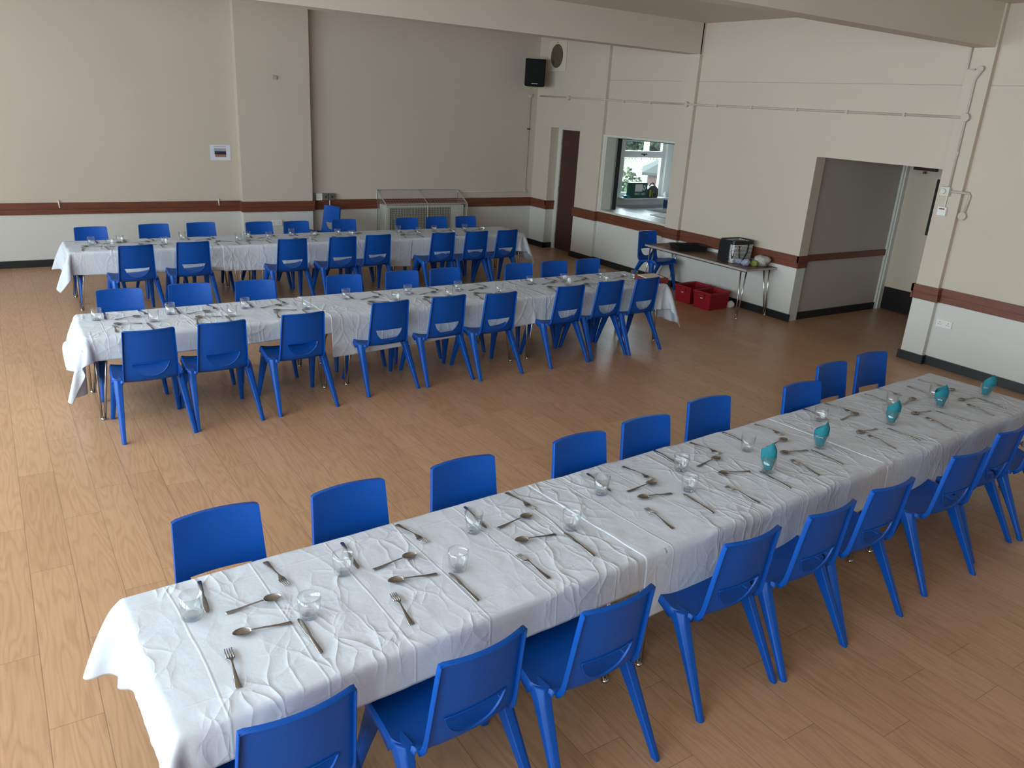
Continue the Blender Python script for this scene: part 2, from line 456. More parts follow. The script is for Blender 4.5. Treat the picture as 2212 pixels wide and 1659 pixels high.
# wall at the back with its pier
m_ = MB(); m_.box(XL-.3, 9.0, YF, YF+.3, 0, ZC); m_.box(3.11, 4.16, 11.946, YF, 0, ZC)
struct('wall_back', m_, 'wall_paint')
# right wall: piers, serving hatch, doorways
m_ = MB(); XO = 8.53
m_.box(XW, XO, YB-.3, 4.37, 0, ZC)
m_.box(XR, XO, 4.37, 4.62, 0, ZC)
m_.box(XW, XO, 4.62, 6.20, 2.033, ZC)
m_.box(XW, XO, 6.20, 8.283, 0, ZC)
m_.box(XR, XO+.14, 8.283, 8.556, 0, ZC)
m_.box(XW, XO+.14, 8.556, 10.2, 0, .846)
m_.box(XW, XO+.14, 8.556, 10.2, 2.05, ZC)
m_.box(XR, XO+.14, 10.2, 10.78, 0, ZC)
m_.box(XR, XO, 10.78, 11.60, 2.08, ZC)
m_.box(XR, XO, 11.60, YF, 0, ZC)
struct('wall_right', m_, 'wall_right_paint')
# window wall on the left
m_ = MB(); ys = [YB-.3] + [v for p_ in WIN_L for v in p_] + [YF+.3]
for i in range(0, len(ys), 2): m_.box(XL-.25, XL, ys[i], ys[i+1], 0, ZC)
for a, b in WIN_L: m_.box(XL-.25, XL, a, b, 0, WZ0); m_.box(XL-.25, XL, a, b, WZ1, ZC)
struct('wall_left', m_, 'wall_paint')
m_ = MB(); m_.box(XL, XW, YB-.25, YB, 0, ZC)
struct('wall_front', m_, 'wall_paint')
def window_frame(n, a, b, z0, z1, x=None, y=None, mull=3):
    m_ = MB(); t = .06
    if x is not None:
        bx = lambda u0, u1, v0, v1: m_.box(x-.04, x+.04, u0, u1, v0, v1)
    else:
        bx = lambda u0, u1, v0, v1: m_.box(u0, u1, y-.04, y+.04, v0, v1)
    bx(a, b, z0, z0+t); bx(a, b, z1-t, z1); bx(a, a+t, z0+t, z1-t); bx(b-t, b, z0+t, z1-t)
    for k in range(1, mull):
        c = a+(b-a)*k/mull; bx(c-.03, c+.03, z0+t, z1-t)
    f = struct(f'window_{n}', m_, 'upvc')
    return f
for i, (a, b) in enumerate(WIN_L): window_frame(i+1, a, b, WZ0, WZ1, x=XL-.12)
# beams across the ceiling
m_ = MB(); m_.box(XL, XR+.02, 8.283, 8.54, 3.195, ZC); struct('trim_1', m_, 'ceiling_paint')
m_ = MB(); m_.box(XL, XR+.02, 4.39, 4.60, 3.195, ZC); struct('trim_2', m_, 'ceiling_paint')
# dado rails: two boards one above the other
def dado(mb, pts, z0=.687, z1=.838, dbl=True):
    """pts: list of (x0,x1,y0,y1,side) runs; side = direction the board sticks out"""
    for x0, x1, y0, y1, sd in pts:
        zm = z0+(z1-z0)*.48
        bands = [(zm, z1, .028), (z0, zm-.003, .020)] if dbl else [(z0, z1, .022)]
        for a, b, d in bands:
            if sd == '-y': mb.box(x0, x1, y0-d, y0, a, b)
            if sd == '-x': mb.box(x0-d, x0, y0, y1, a, b)
            if sd == '+x': mb.box(x0, x0+d, y0, y1, a, b)
            if sd == '+y': mb.box(x0, x1, y0, y0+d, a, b)
m_ = MB()
dado(m_, [(XL, 3.09, YF, 0, '-y'), (3.11, 0, 11.94, YF, '-x'), (3.085, 4.185, 11.946, 0, '-y'), (4.16, 0, 11.94, YF, '+x'), (4.18, XR, YF, 0, '-y')])
struct('trim_3', m_, 'mahogany')
m_ = MB()
dado(m_, [(XR, 0, 11.575, YF-.028, '-x'), (XR-.028, XR+.17, 11.60, 0, '-y'), (XR, 0, 10.18, 10.80, '-x'), (XR-.0, XW, 10.2, 0, '-y'),
          (XW, 0, 8.556, 10.18, '-x'), (XR, 0, 8.26, 8.58, '-x'), (XR, XW, 8.283, 0, '-y'), (XW, 0, 6.175, 8.26, '-x'),
          (XW-.028, XO, 6.20, 0, '-y'),
          (XR, 0, 4.345, 4.645, '-x'), (XR, XW, 4.37, 0, '-y'), (XR-.028, XO-.05, 4.62, 0, '+y'), (XW, 0, YB, 4.345, '-x')])
struct('trim_4', m_, 'mahogany')
# black coved skirting
m_ = MB(); d = .022; h = .094
m_.box(XL, 3.10, YF-d, YF, 0, h); m_.box(3.09, 3.11, 11.93, YF, 0, h); m_.box(3.09, 4.18, 11.946-d, 11.946, 0, h)
m_.box(4.16, 4.18, 11.93, YF, 0, h); m_.box(4.18, XR, YF-d, YF, 0, h)
struct('baseboard_back', m_, 'black_skirting')
m_ = MB()
for x, a, b in ((XR, 11.58, YF), (XR, 10.18, 10.80), (XW, 8.556, 10.2), (XR, 8.26, 8.575), (XW, 6.18, 8.283), (XR, 4.35, 4.64), (XW, YB, 4.37)):
    m_.box(x-d, x, a, b, 0, h)
m_.box(XR-d, XR+.18, 11.58, 11.60, 0, h); m_.box(XR, XW, 10.18, 10.2, 0, h); m_.box(XR, XW, 8.261, 8.283, 0, h)
m_.box(XR, XW, 4.348, 4.37, 0, h)
struct('baseboard_right', m_, 'black_skirting')
m_ = MB(); m_.box(XL, XL+d, YB, YF, 0, h); struct('baseboard_left', m_, 'black_skirting')

# brown door, recessed
m_ = MB(); m_.box(8.49, 8.53, 10.80, 11.50, .01, 2.05)
dr = struct('door_1', m_, 'brown_door', bevel=.003)
m_ = MB(); m_.box(8.47, 8.54, 11.50, 11.598, 0, 2.078); m_.box(8.47, 8.54, 10.782, 10.80, 0, 2.078); m_.box(8.47, 8.54, 10.80, 11.50, 2.052, 2.078)
obj('door_frame', m_, 'gloss_white', dr)
m_ = MB()
for z in (.25, 1.05, 1.85): m_.box(8.478, 8.492, 11.47, 11.50, z-.045, z+.045)
obj('hinge', m_, 'steel', dr)
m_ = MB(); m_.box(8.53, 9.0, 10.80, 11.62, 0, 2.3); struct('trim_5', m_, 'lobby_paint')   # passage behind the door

# serving hatch: sill, lining, shutter track
m_ = MB(); m_.box(XW-.03, 8.73, 8.556, 10.2, .846, .875)
sill = struct('trim_6', m_, 'gloss_white', bevel=.004)
m_ = MB(); m_.box(XW-.025, 8.40, 10.15, 10.2, .875, 2.05); m_.box(XW-.012, 8.555, 10.125, 10.2, .875, 2.03)
m_.box(XW-.03, 8.66, 8.556, 10.2, 2.015, 2.05)
struct('trim_7', m_, 'gloss_white', bevel=.003)
sh = thing('roller_shutter_track', 'dark metal shutter guide rail down the left side of serving hatch', 'shutter', (8.60, 10.13, .875))
m_ = MB(); m_.box(-.035, .06, -.02, .025, 0, 1.14); obj('side_rail', m_, 'black_plastic', sh, bevel=.003)
m_ = MB(); m_.box(-.05, -.036, -.03, .025, 0, 1.14); obj('rail_edge', m_, 'steel', sh, bevel=.002)
m_ = MB(); m_.box(-.035, .06, -1.52, -.02, 1.12, 1.15); obj('shutter_bottom_bar', m_, 'black_plastic', sh)

# ------------------------------------------------------------------ kitchen behind the hatch
m_ = MB(); KX0, KX1, KY0, KY1 = 8.67, 10.47, 7.6, 10.8
m_.box(KX0, KX1+.2, KY0-.1, KY1+.25, -.1, 0)
m_.box(KX0, KX1, KY1, KY1+.18, 0, .976); m_.box(KX0, 9.33, KY1, KY1+.18, .976, 2.4); m_.box(10.33, KX1, KY1, KY1+.18, .976, 2.4)
m_.box(9.33, 10.33, KY1, KY1+.18, 1.98, 2.4)
m_.box(KX1, KX1+.12, KY0-.1, KY1+.18, 0, 2.4); m_.box(KX0, KX1+.12, KY0-.1, KY0, 0, 2.4)
m_.box(KX0, KX1+.12, KY0, KY1+.18, 2.4, 2.5)
struct('wall_kitchen', m_, 'kitchen_paint')
m_ = MB(); yy = KY1+.10
def fr(x0, x1, z0, z1): m_.box(x0, x1, yy-.03, yy+.03, z0, z1)
fr(9.33, 10.33, .976, 1.06); fr(9.33, 10.33, 1.93, 1.98); fr(9.33, 9.40, 1.06, 1.93); fr(10.27, 10.33, 1.06, 1.93); fr(9.40, 10.27, 1.66, 1.77)
kw = struct('window_6', m_, 'upvc')
m_ = MB(); m_.box(9.40, 10.27, yy-.004, yy+.004, 1.06, 1.93); obj('pane', m_, 'pane_glass', kw)
m_ = MB(); m_.box(9.77, 9.90, yy-.05, yy-.03, 1.71, 1.725); m_.box(9.83, 9.85, yy-.05, yy-.03, 1.69, 1.71); obj('window_handle', m_, 'black_plastic', kw)
m_ = MB(); m_.box(9.28, 10.40, 10.62, 10.86, .965, .985); struct('trim_8', m_, 'upvc')
m_ = MB(); m_.box(8.735, 9.40, 7.7, 10.2, .80, .848); m_.box(8.70, KX1, 10.2, 10.8, .80, .848)
wt = obj('worktop', m_, 'stainless', bevel=.004); tag(wt, 'stainless steel kitchen worktop seen through the serving hatch', 'worktop')
m_ = MB(); m_.box(8.75, 9.35, 7.75, 10.18, 0, .80); m_.box(8.75, KX1-.01, 10.25, 10.79, 0, .80)
tag(obj('base_cabinet', m_, 'kitchen_paint'), 'white kitchen base units under the steel worktop behind the hatch', 'cabinet')
m_ = MB(); m_.box(8.98, 9.36, 9.12, 9.62, .849, .862); 
for k in range(8): m_.box(9.0+k*.045, 9.012+k*.045, 9.14, 9.60, .862, .868)
tag(obj('draining_tray', m_, 'white_plastic'), 'white ribbed draining tray on the worktop just inside the hatch', 'tray')
# first aid box
fa = thing('first_aid_box', 'dark green first aid case standing on the kitchen window sill', 'first aid box', (9.62, 10.71, .985))
m_ = MB(); m_.box(-.20, .20, -.05, .05, 0, .265); ca = obj('case', m_, 'green_case', fa, bevel=.012)
m_ = MB(); m_.box(-.09, .08, -.053, -.0505, .11, .235); obj('paper_label', m_, 'label_white', ca)
m_ = MB(); m_.box(.10, .135, -.054, -.0505, .13, .22); m_.box(.075, .16, -.054, -.0505, .158, .192); obj('cross_emblem', m_, 'label_white', ca)
tx = bpy.data.curves.new('lettering', 'FONT'); tx.body = 'FIRST AID'; tx.size = .058; tx.extrude = .001; tx.align_x = 'CENTER'
to = bpy.data.objects.new('lettering_curve', tx); COL.objects.link(to)
dg = bpy.context.evaluated_depsgraph_get(); tme = bpy.data.meshes.new_from_object(to.evaluated_get(dg)); bpy.data.objects.remove(to)
tme.materials.clear(); tme.materials.append(MATS['label_white'])
to = bpy.data.objects.new('lettering', tme); COL.objects.link(to); to.parent = ca; to.location = (.03, -.0525, .05); to.rotation_euler = (PI/2, 0, 0)
kc = thing('carry_case', 'black and yellow carry case with loop handle beside green first aid box', 'case', (9.965, 10.71, .985))
m_ = MB()
prof = [(-.115, 0), (.115, 0), (.13, .06), (.12, .15), (.055, .205), (-.055, .205), (-.12, .15), (-.13, .06)]
m_.loft([[(x, -.05, z) for x, z in prof], [(x, .05, z) for x, z in prof]]); obj('body', m_, 'black_plastic', kc, bevel=.01)
m_ = MB(); m_.tube([(math.cos(a)*.055, 0, .20+math.sin(a)*.055) for a in [PI*k/8 for k in range(9)]], .012, 8); obj('handle', m_, 'black_plastic', kc)
m_ = MB(); m_.lathe([(.045, -.002), (.05, .0), (.045, .006)], 20); 
lm = obj('yellow_ring', m_, 'lime', kc); lm.rotation_euler = (PI/2, 0, 0); lm.location = (.03, -.051, .06)
m_ = MB(); m_.box(-.09, -.055, -.055, -.0505, .02, .14); obj('yellow_strip', m_, 'lime', kc)
m_ = MB(); m_.box(9.33, 9.43, 10.64, 10.72, .985, 1.02); m_.box(9.30, 9.41, 10.64, 10.72, 1.02, 1.03)
tag(obj('sponge_tray', m_, 'teal_plastic', bevel=.004), 'small teal tray at left end of the kitchen window sill', 'tray')
m_ = MB(); m_.lathe([(0, 0), (.024, 0), (.026, .06), (.012, .075), (.008, .10), (0, .10)], 16, (10.30, 10.70, .985))
tag(obj('soap_bottle', m_, 'white_plastic', smooth=True), 'small white soap bottle at right end of kitchen window sill', 'bottle')
m_ = MB(); m_.box(10.08, 10.36, 10.22, 10.5, .85, .98); b_ = obj('washing_up_bowl', m_, 'navy_plastic', bevel=.015); tag(b_, 'navy blue washing up bowl on worktop beneath kitchen window', 'bowl')
m_ = MB(); m_.tube([(10.1, 10.36, 1.01), (10.2, 10.38, 1.03), (10.33, 10.34, 1.01)], [.03, .045, .03], 10)
tag(obj('tea_towel', m_, 'pink_cloth', smooth=True), 'crumpled pink cloth lying over the navy washing up bowl', 'cloth')

# ------------------------------------------------------------------ outside the kitchen window
m_ = MB(); m_.box(4, 90, 11.3, 120, -.9, -.8); tag(obj('lawn', m_, 'lawn'), 'bright green lawn outside the kitchen window', 'grass', kind='stuff')
sd = thing('garden_shed', 'small brick garden shed with grey pitched roof outside kitchen window', 'shed', (14.62, 15.9, -.8), R(-42))
m_ = MB(); m_.box(0, 3, 0, 2.2, 0, 1.75); obj('wall', m_, 'brick', sd)
m_ = MB(); m_.add([(-.15, -.15, 1.75), (3.15, -.15, 1.75), (3.15, 2.35, 1.75), (-.15, 2.35, 1.75), (1.5, 1.1, 2.7)], [(0, 1, 4), (1, 2, 4), (2, 3, 4), (3, 0, 4), (3, 2, 1, 0)])
m_.box(-.17, 3.17, -.17, 2.37, 1.68, 1.75); obj('roof', m_, 'shed_roof', sd)
fn = thing('chain_link_fence', 'chain link fence of grey wire at the end of the lawn', 'fence', (16, 21, -.8))
m_ = MB()
for k in range(90):
    x = k*.14
    m_.tube([(x, 0, 0), (x+1.9, 0, 1.9)], .008, 3, False); m_.tube([(x+1.9, 0, 0), (x, 0, 1.9)], .008, 3, False)
obj('wire_mesh', m_, 'wire_grey', fn)
for k in range(5):
    m_ = MB(); m_.box(k*2.8, k*2.8+.08, .02, .1, 0, 2.0); obj('post', m_, 'wire_grey', fn)
def blob(name, c, r_, m, lab, cat, n=900, leaf=.12, grp=None):
    mb = MB(); rr = random.Random(hash(name+str(c)) % 9999 if False else int(c[0]*100+c[1]))
    for i in range(n):
        t = rr.random()*2*PI; u = rr.random()*2-1; q = rr.random()**.33
        p_ = Vector((math.cos(t)*math.sqrt(1-u*u)*r_[0]*q, math.sin(t)*math.sqrt(1-u*u)*r_[1]*q, u*r_[2]*q))
        a = Vector((rr.uniform(-1, 1), rr.uniform(-1, 1), rr.uniform(-1, 1))).normalized()
        b = a.cross(Vector((rr.uniform(-1, 1), rr.uniform(-1, 1), rr.uniform(-1, 1)))).normalized()
        mb.add([p_-a*leaf, p_+b*leaf*.6, p_+a*leaf, p_-b*leaf*.6], [(0, 1, 2, 3)])
    t_ = thing(name, lab, cat, c, 0, grp)
    obj('foliage', mb, m, t_)
    mt = MB(); mt.tube([(0, 0, -c[2]-.8), (0, 0, 0)], .08 if r_[2] < 2 else .3, 8); obj('trunk', mt, 'brown_door', t_)
    return t_
blob('garden_bush', (13.45, 15.5, -.15), (.75, .6, .75), 'foliage_mid', 'loose grey green bush left of the garden shed', 'bush', 900, .07)
blob('garden_bush', (15.6, 18.2, .0), (.9, .7, .9), 'foliage_mid', 'green bush behind the shed in front of wire fence', 'bush', 900, .08)
blob('garden_tree', (41.5, 49, 1.6), (3.6, 2.5, 2.8), 'foliage_dark', 'dark tree at the left beyond the lawn fence', 'tree', 1600, .4)
blob('garden_tree', (46.5, 50, 2.2), (4.0, 2.5, 3.0), 'foliage_dark', 'dark tree at the right beyond the lawn fence', 'tree', 1600, .4)
m_ = MB(); m_.box(39.1, 39.35, 43, 43.3, -.8, 5); tag(obj('white_post', m_, 'upvc'), 'tall white post standing on the far lawn', 'post')

# ------------------------------------------------------------------ lobby through the opening
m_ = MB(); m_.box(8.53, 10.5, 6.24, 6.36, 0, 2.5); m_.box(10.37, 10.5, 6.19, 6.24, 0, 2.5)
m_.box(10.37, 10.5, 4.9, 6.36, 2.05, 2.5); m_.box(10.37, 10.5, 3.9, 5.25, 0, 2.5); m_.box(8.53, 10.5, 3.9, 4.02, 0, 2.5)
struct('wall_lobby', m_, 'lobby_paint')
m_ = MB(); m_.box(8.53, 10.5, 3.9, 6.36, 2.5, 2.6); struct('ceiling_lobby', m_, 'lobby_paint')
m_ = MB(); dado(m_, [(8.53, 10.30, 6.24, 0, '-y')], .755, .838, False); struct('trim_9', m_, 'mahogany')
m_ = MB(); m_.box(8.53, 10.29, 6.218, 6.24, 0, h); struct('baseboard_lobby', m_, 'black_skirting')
m_ = MB(); m_.box(10.335, 10.365, 5.28, 6.19, .012, 2.0)
dr = struct('door_2', m_, 'cream_door', bevel=.003)
m_ = MB(); m_.box(10.327, 10.335, 5.29, 6.18, .015, .325); obj('kick_plate', m_, 'black_kick', dr)
m_ = MB(); m_.box(10.26, 10.335, 5.80, 6.10, 1.91, 1.965); m_.tube([(10.28, 5.95, 1.90), (10.28, 5.95, 1.87)], .02, 8); obj('door_closer', m_, 'brown_door', dr, bevel=.004)
m_ = MB(); m_.box(10.325, 10.336, 5.45, 5.78, 1.10, 1.82); obj('glazed_panel', m_, 'black_kick', dr)
m_ = MB(); m_.box(10.27, 10.37, 6.19, 6.235, 0, 2.05); m_.box(10.24, 10.29, 6.21, 6.24, 0, 2.06); m_.box(10.30, 10.37, 5.28, 6.19, 2.0, 2.05)
obj('door_frame', m_, 'gloss_white', dr, bevel=.006)
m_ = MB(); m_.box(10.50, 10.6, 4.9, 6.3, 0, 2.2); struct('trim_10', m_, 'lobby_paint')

# ------------------------------------------------------------------ wall fittings
def clip_pipe(name, pts, r_, label, boxes=(), clips=()):
    t = thing(name, label, 'conduit', pts[0])
    o_ = Vector(pts[0])
    mb = MB(); mb.tube([Vector(p)-o_ for p in pts], r_, 8); obj('pipe', mb, 'painted_pipe', t, smooth=True)
    for c, ax, rr_ in boxes:
        mb = MB(); mb.cyl(Vector(c)-o_, rr_, .045, ax, 20); obj('junction_box', mb, 'painted_pipe', t, bevel=.004)
    if clips:
        mb = MB()
        for c in clips: mb.obox(Vector(c)-o_, (.03, .03, .035))
        obj('saddle_clip', mb, 'painted_pipe', t)
    return t
x = XR-.016; xw = XW-.016
z = 2.55
clip_pipe('wall_conduit', [(x, 11.98, 2.575), (x, 10.15, 2.563), (xw+.01, 10.12, 2.562), (xw, 8.62, 2.552), (x, 8.58, 2.552), (x, 8.25, 2.552), (xw, 8.2, 2.551), (xw, 4.7, 2.549), (x, 4.66, 2.548), (x, 4.51, 2.548)], .012,
          'long white painted pipe running level across the right wall above hatch and doorway',
          [((x, 11.14, 2.566), 'x', .035), ((x, 8.40, 2.552), 'x', .035), ((x-.004, 4.50, 2.548), 'x', .042)], [(xw, yy_, 2.55) for yy_ in (5.2, 5.9, 6.6, 7.3, 7.9, 9.2, 9.8)])
yb = YF-.014
clip_pipe('wall_conduit', [(8.15, yb, 2.57), (8.15, yb, .945), (6.75, yb, .945)], .009, 'thin white pipe dropping down back wall corner to the heater guard', [((8.15, yb, 2.57), 'y', .03), ((8.15, yb, .945), 'y', .03)])
m_ = MB(); m_.box(8.125, 8.175, YF-.03, YF-.006, 2.01, 2.03); tag(obj('pipe_clip', m_, 'dark_hole'), 'small dark clip halfway down the thin pipe in the far corner', 'clip')
clip_pipe('wall_conduit', [(x, 4.44, 3.0), (x, 4.50, 2.9), (x, 4.50, 1.86)], .010, 'white painted pipe dropping down the pier to the switch box', [((x, 4.46, 3.0), 'x', .028)], [(x, 4.50, 2.2)])
clip_pipe('wall_conduit', [(x, 4.60, 3.195), (x, 4.60, 3.0), (x, 4.52, 2.995)], .008, 'short pipe from the beam at top of the pier')
t = clip_pipe('wall_conduit', [(x, 4.50, 1.83), (x, 4.36, 1.83), (xw, 4.32, 1.83), (xw, 4.30, 1.80), (xw, 4.32, 1.62)], .013, 'white pipe bending round pier edge down to a round box', [((xw, 4.325, 1.60), 'x', .042)])
t = thing('rotary_switch', 'square cream switch box with round knob on the pier', 'switch', (XR, 4.525, 1.825))
mb = MB(); mb.box(-.05, 0, -.048, .048, -.048, .048); obj('switch_box', mb, 'gloss_white', t, bevel=.006)
mb = MB(); mb.cyl((-.058, .008, 0), .028, .02, 'x'); obj('knob', mb, 'gloss_white', t, bevel=.003)
t = thing('fused_switch', 'white switch plate with red strip below the square switch box', 'switch', (XR, 4.515, 1.625))
mb = MB(); mb.box(-.035, 0, -.046, .046, -.045, .045); obj('switch_plate', mb, 'white_plastic', t, bevel=.005)
mb = MB(); mb.box(-.0365, -.0345, -.03, .03, .018, .030); obj('red_strip', mb, 'dark_red', t)
mb = MB(); mb.tube([(-.012, -.01, .045), (-.012, -.012, .155)], .008, 8); obj('pipe', mb, 'gloss_white', t)
def socket(loc, face, label):
    t = thing('power_socket', label, 'socket', loc, 0 if face == '-y' else -PI/2)
    mb = MB(); mb.box(-.085, .085, -.014, 0, -.042, .042); fp = obj('faceplate', mb, 'white_plastic', t, bevel=.004)
    mb = MB()
    for s_ in (-.045, .045):
        mb.box(s_-.003, s_+.003, -.0148, -.013, .008, .02); mb.box(s_-.016, s_-.008, -.0148, -.013, -.012, -.006); mb.box(s_+.008, s_+.016, -.0148, -.013, -.012, -.006)
    obj('pin_slot', mb, 'dark_hole', fp)
    mb = MB(); mb.box(-.02, -.004, -.017, -.012, .012, .034); mb.box(.004, .02, -.017, -.012, .012, .034); obj('rocker_switch', mb, 'white_plastic', fp)
socket((XW, 4.245, .475), '-x', 'white double power socket low on right wall beside the pier')
socket((3.59, 11.946, .517), '-y', 'white double power socket low on the back wall pier')
# metal socket strip by the pier
t = thing('metal_socket_strip', 'row of grey metal socket plates on dado rail beside the pier', 'socket', (4.22, YF-.03, .885))
for k, (x0, wd, mm) in enumerate(((-.03, .05, 'grey_metal_plate'), (.025, .10, 'white_plastic'), (.135, .09, 'grey_metal_plate'), (.235, .09, 'grey_metal_plate'))):
    mb = MB(); mb.box(x0, x0+wd, -.03, .03, -.052, .052); o = obj('socket_plate', mb, mm, t, bevel=.004)
    if mm == 'grey_metal_plate' and wd > .06:
        mb = MB(); mb.cyl((x0+wd/2, -.031, 0), .014, .006, 'y', 12); obj('outlet', mb, 'dark_hole', o)
mb = MB(); mb.tube([(.235, -.035, -.05), (.24, -.04, -.2)], .006, 6); obj('cable', mb, 'white_plastic', t)
# poster
t = thing('wall_poster', 'small white printed notice with photo taped on the back wall', 'poster', (2.864, YF-.003, 1.514))
mb = MB(); mb.box(-.14, .14, -.001, .001, -.105, .105); obj('sheet', mb, 'paper', t)
mb = MB(); mb.box(-.085, .08, -.003, -.001, .02, .06); obj('photo_sky', mb, 'print_grey', t)
mb = MB(); mb.box(-.08, .08, -.003, -.001, -.025, .02); obj('photo_middle', mb, 'print_navy', t)
mb = MB(); mb.box(-.075, .08, -.003, -.001, -.06, -.025); obj('photo_ground', mb, 'print_orange', t)
mb = MB()
for k in range(14): mb.box(-.09+k*.0125, -.081+k*.0125, -.003, -.001, .078, .087)
obj('heading', mb, 'print_grey', t)
mb = MB(); mb.box(3.61, 3.675, 11.925, 11.945, 2.545, 2.60); t_s = obj('sensor_box', mb, 'wire_grey', bevel=.004); tag(t_s, 'tiny grey sensor box high on the back wall pier', 'sensor')
for xx, lb in ((.757, 'white cable hook over dado rail at far left'), (2.79, 'white cable hook over dado rail left of the pier')):
    mb = MB(); mb.tube([(xx, YF-.012, .87), (xx, YF-.034, .845), (xx+.005, YF-.036, .775)], .009, 8)
    tag(obj('cable_hook', mb, 'white_plastic', smooth=True), lb, 'hook')
# loudspeaker in the corner
sp_ = thing('loudspeaker', 'black loudspeaker hung high in the far right corner', 'speaker', (7.975, 11.72, 2.93), R(-33))
mb = MB()
pr = [(-.17, -.12), (.17, -.12), (.14, .14), (-.14, .14)]
mb.loft([[(a, b, -.215) for a, b in [(q[0]*.93, q[1]*.93) for q in pr]], [(a, b, -.19) for a, b in pr], [(a, b, .215) for a, b in pr]])
obj('cabinet', mb, 'speaker_black', sp_, bevel=.012)
mb = MB(); mb.box(-.15, .15, -.128, -.12, -.16, .19); gr_ = obj('grille', mb, 'speaker_black', sp_, bevel=.003)
mb = MB()
for k in range(7): mb.box(-.05+k*.015, -.038+k*.015, -.131, -.127, -.178, -.168)
obj('badge', mb, 'label_white', gr_)
mb = MB(); mb.tube([(0, .14, .0), (0, .3, .0)], .018, 8); mb.box(-.05, .05, .28, .3, -.06, .06); obj('bracket', mb, 'black_plastic', sp_)
mb = MB(); mb.tube([(.0, .06, .22), (.12, .02, .225), (.165, -.04, .18), (.168, -.05, .10), (.15, .0, .04)], .006, 8)
mb.tube([(.165, -.04, -.03), (.16, -.05, -.08)], .007, 6); obj('white_cable', mb, 'white_plastic', sp_, smooth=True)
# old wall speaker / vent
t = thing('wall_vent', 'cream square panel with oval brown mesh high on right wall', 'vent', (XR-.001, 11.55, 3.215))
mb = MB(); mb.box(-.022, 0, -.25, .25, -.24, .24); obj('panel', mb, 'cream_plastic', t, bevel=.006)
mb = MB(); n = 40
ring = [(-.0235, math.cos(k*2*PI/n)*.17, .0+math.sin(k*2*PI/n)*.185) for k in range(n)]
mb.loft([[(-.020, a, b) for _, a, b in ring], [(-.026, a, b) for _, a, b in ring]]); obj('mesh_grille', mb, 'grille_brown', t)
mb = MB(); mb.box(-.024, -.02, -.02, .03, .205, .215); obj('badge', mb, 'grille_brown', t)

# ------------------------------------------------------------------ heater and its wire guard
t = thing('fan_convector', 'cream wall heater with brown mesh front inside the wire guard', 'heater', (6.015, YF-.20, 0))
mb = MB(); mb.box(-.70, .70, -.13, .18, .05, .765); obj('casing', mb, 'heater_white', t, bevel=.008)
mb = MB(); mb.box(-.66, .44, -.137, -.13, .10, .735); obj('mesh_front', mb, 'heater_mesh', t)
mb = MB(); mb.box(.50, .66, -.137, -.13, .18, .60); obj('access_panel', mb, 'heater_white', t, bevel=.003)
t = thing('wire_guard', 'sloping wire cage guard standing around the wall heater', 'guard', (5.27, 0, 0))
yb_, yf_ = YF-.01, 11.70; zb_, zf_ = .985, .80; LX = 1.48
P_ = {'bl': (0, yb_, zb_), 'br': (LX, yb_, zb_), 'fl': (0.0, yf_, zf_), 'fr': (LX, yf_, zf_)}
mb = MB()
for a, b in (('bl', 'br'), ('fl', 'fr'), ('bl', 'fl'), ('br', 'fr')): mb.tube([P_[a], P_[b]], .009, 6)
for k in P_: mb.tube([P_[k], (P_[k][0], P_[k][1], 0)], .009, 6)
mb.tube([(LX*.5, yb_, zb_), (LX*.5, yf_, zf_)], .006, 6); mb.tube([(LX*.5, yf_, zf_), (LX*.5, yf_, 0)], .006, 6)
obj('guard_frame', mb, 'wire_grey', t)
mb = MB(); st = .05; rr_ = .0013
n = int(LX/st)
for k in range(n+1):
    xx = k*st
    mb.tube([(xx, yb_, zb_), (xx, yf_, zf_), (xx, yf_, 0)], rr_, 4, False)
for k in range(16): z_ = k*st; mb.tube([(0, yf_, z_), (LX, yf_, z_)], rr_, 4, False)
for k in range(1, 8):
    f_ = k/8; mb.tube([(0, yb_+(yf_-yb_)*f_, zb_+(zf_-zb_)*f_), (LX, yb_+(yf_-yb_)*f_, zb_+(zf_-zb_)*f_)], rr_, 4, False)
for xx in (0, LX):
    for k in range(1, 8):
        f_ = k/8; mb.tube([(xx, yb_+(yf_-yb_)*f_, zb_+(zf_-zb_)*f_), (xx, yb_+(yf_-yb_)*f_, 0)], rr_, 4, False)
    for k in range(16): mb.tube([(xx, yb_, k*st), (xx, yf_, k*st)], rr_, 4, False)
obj('wire_mesh', mb, 'wire_grey', t)

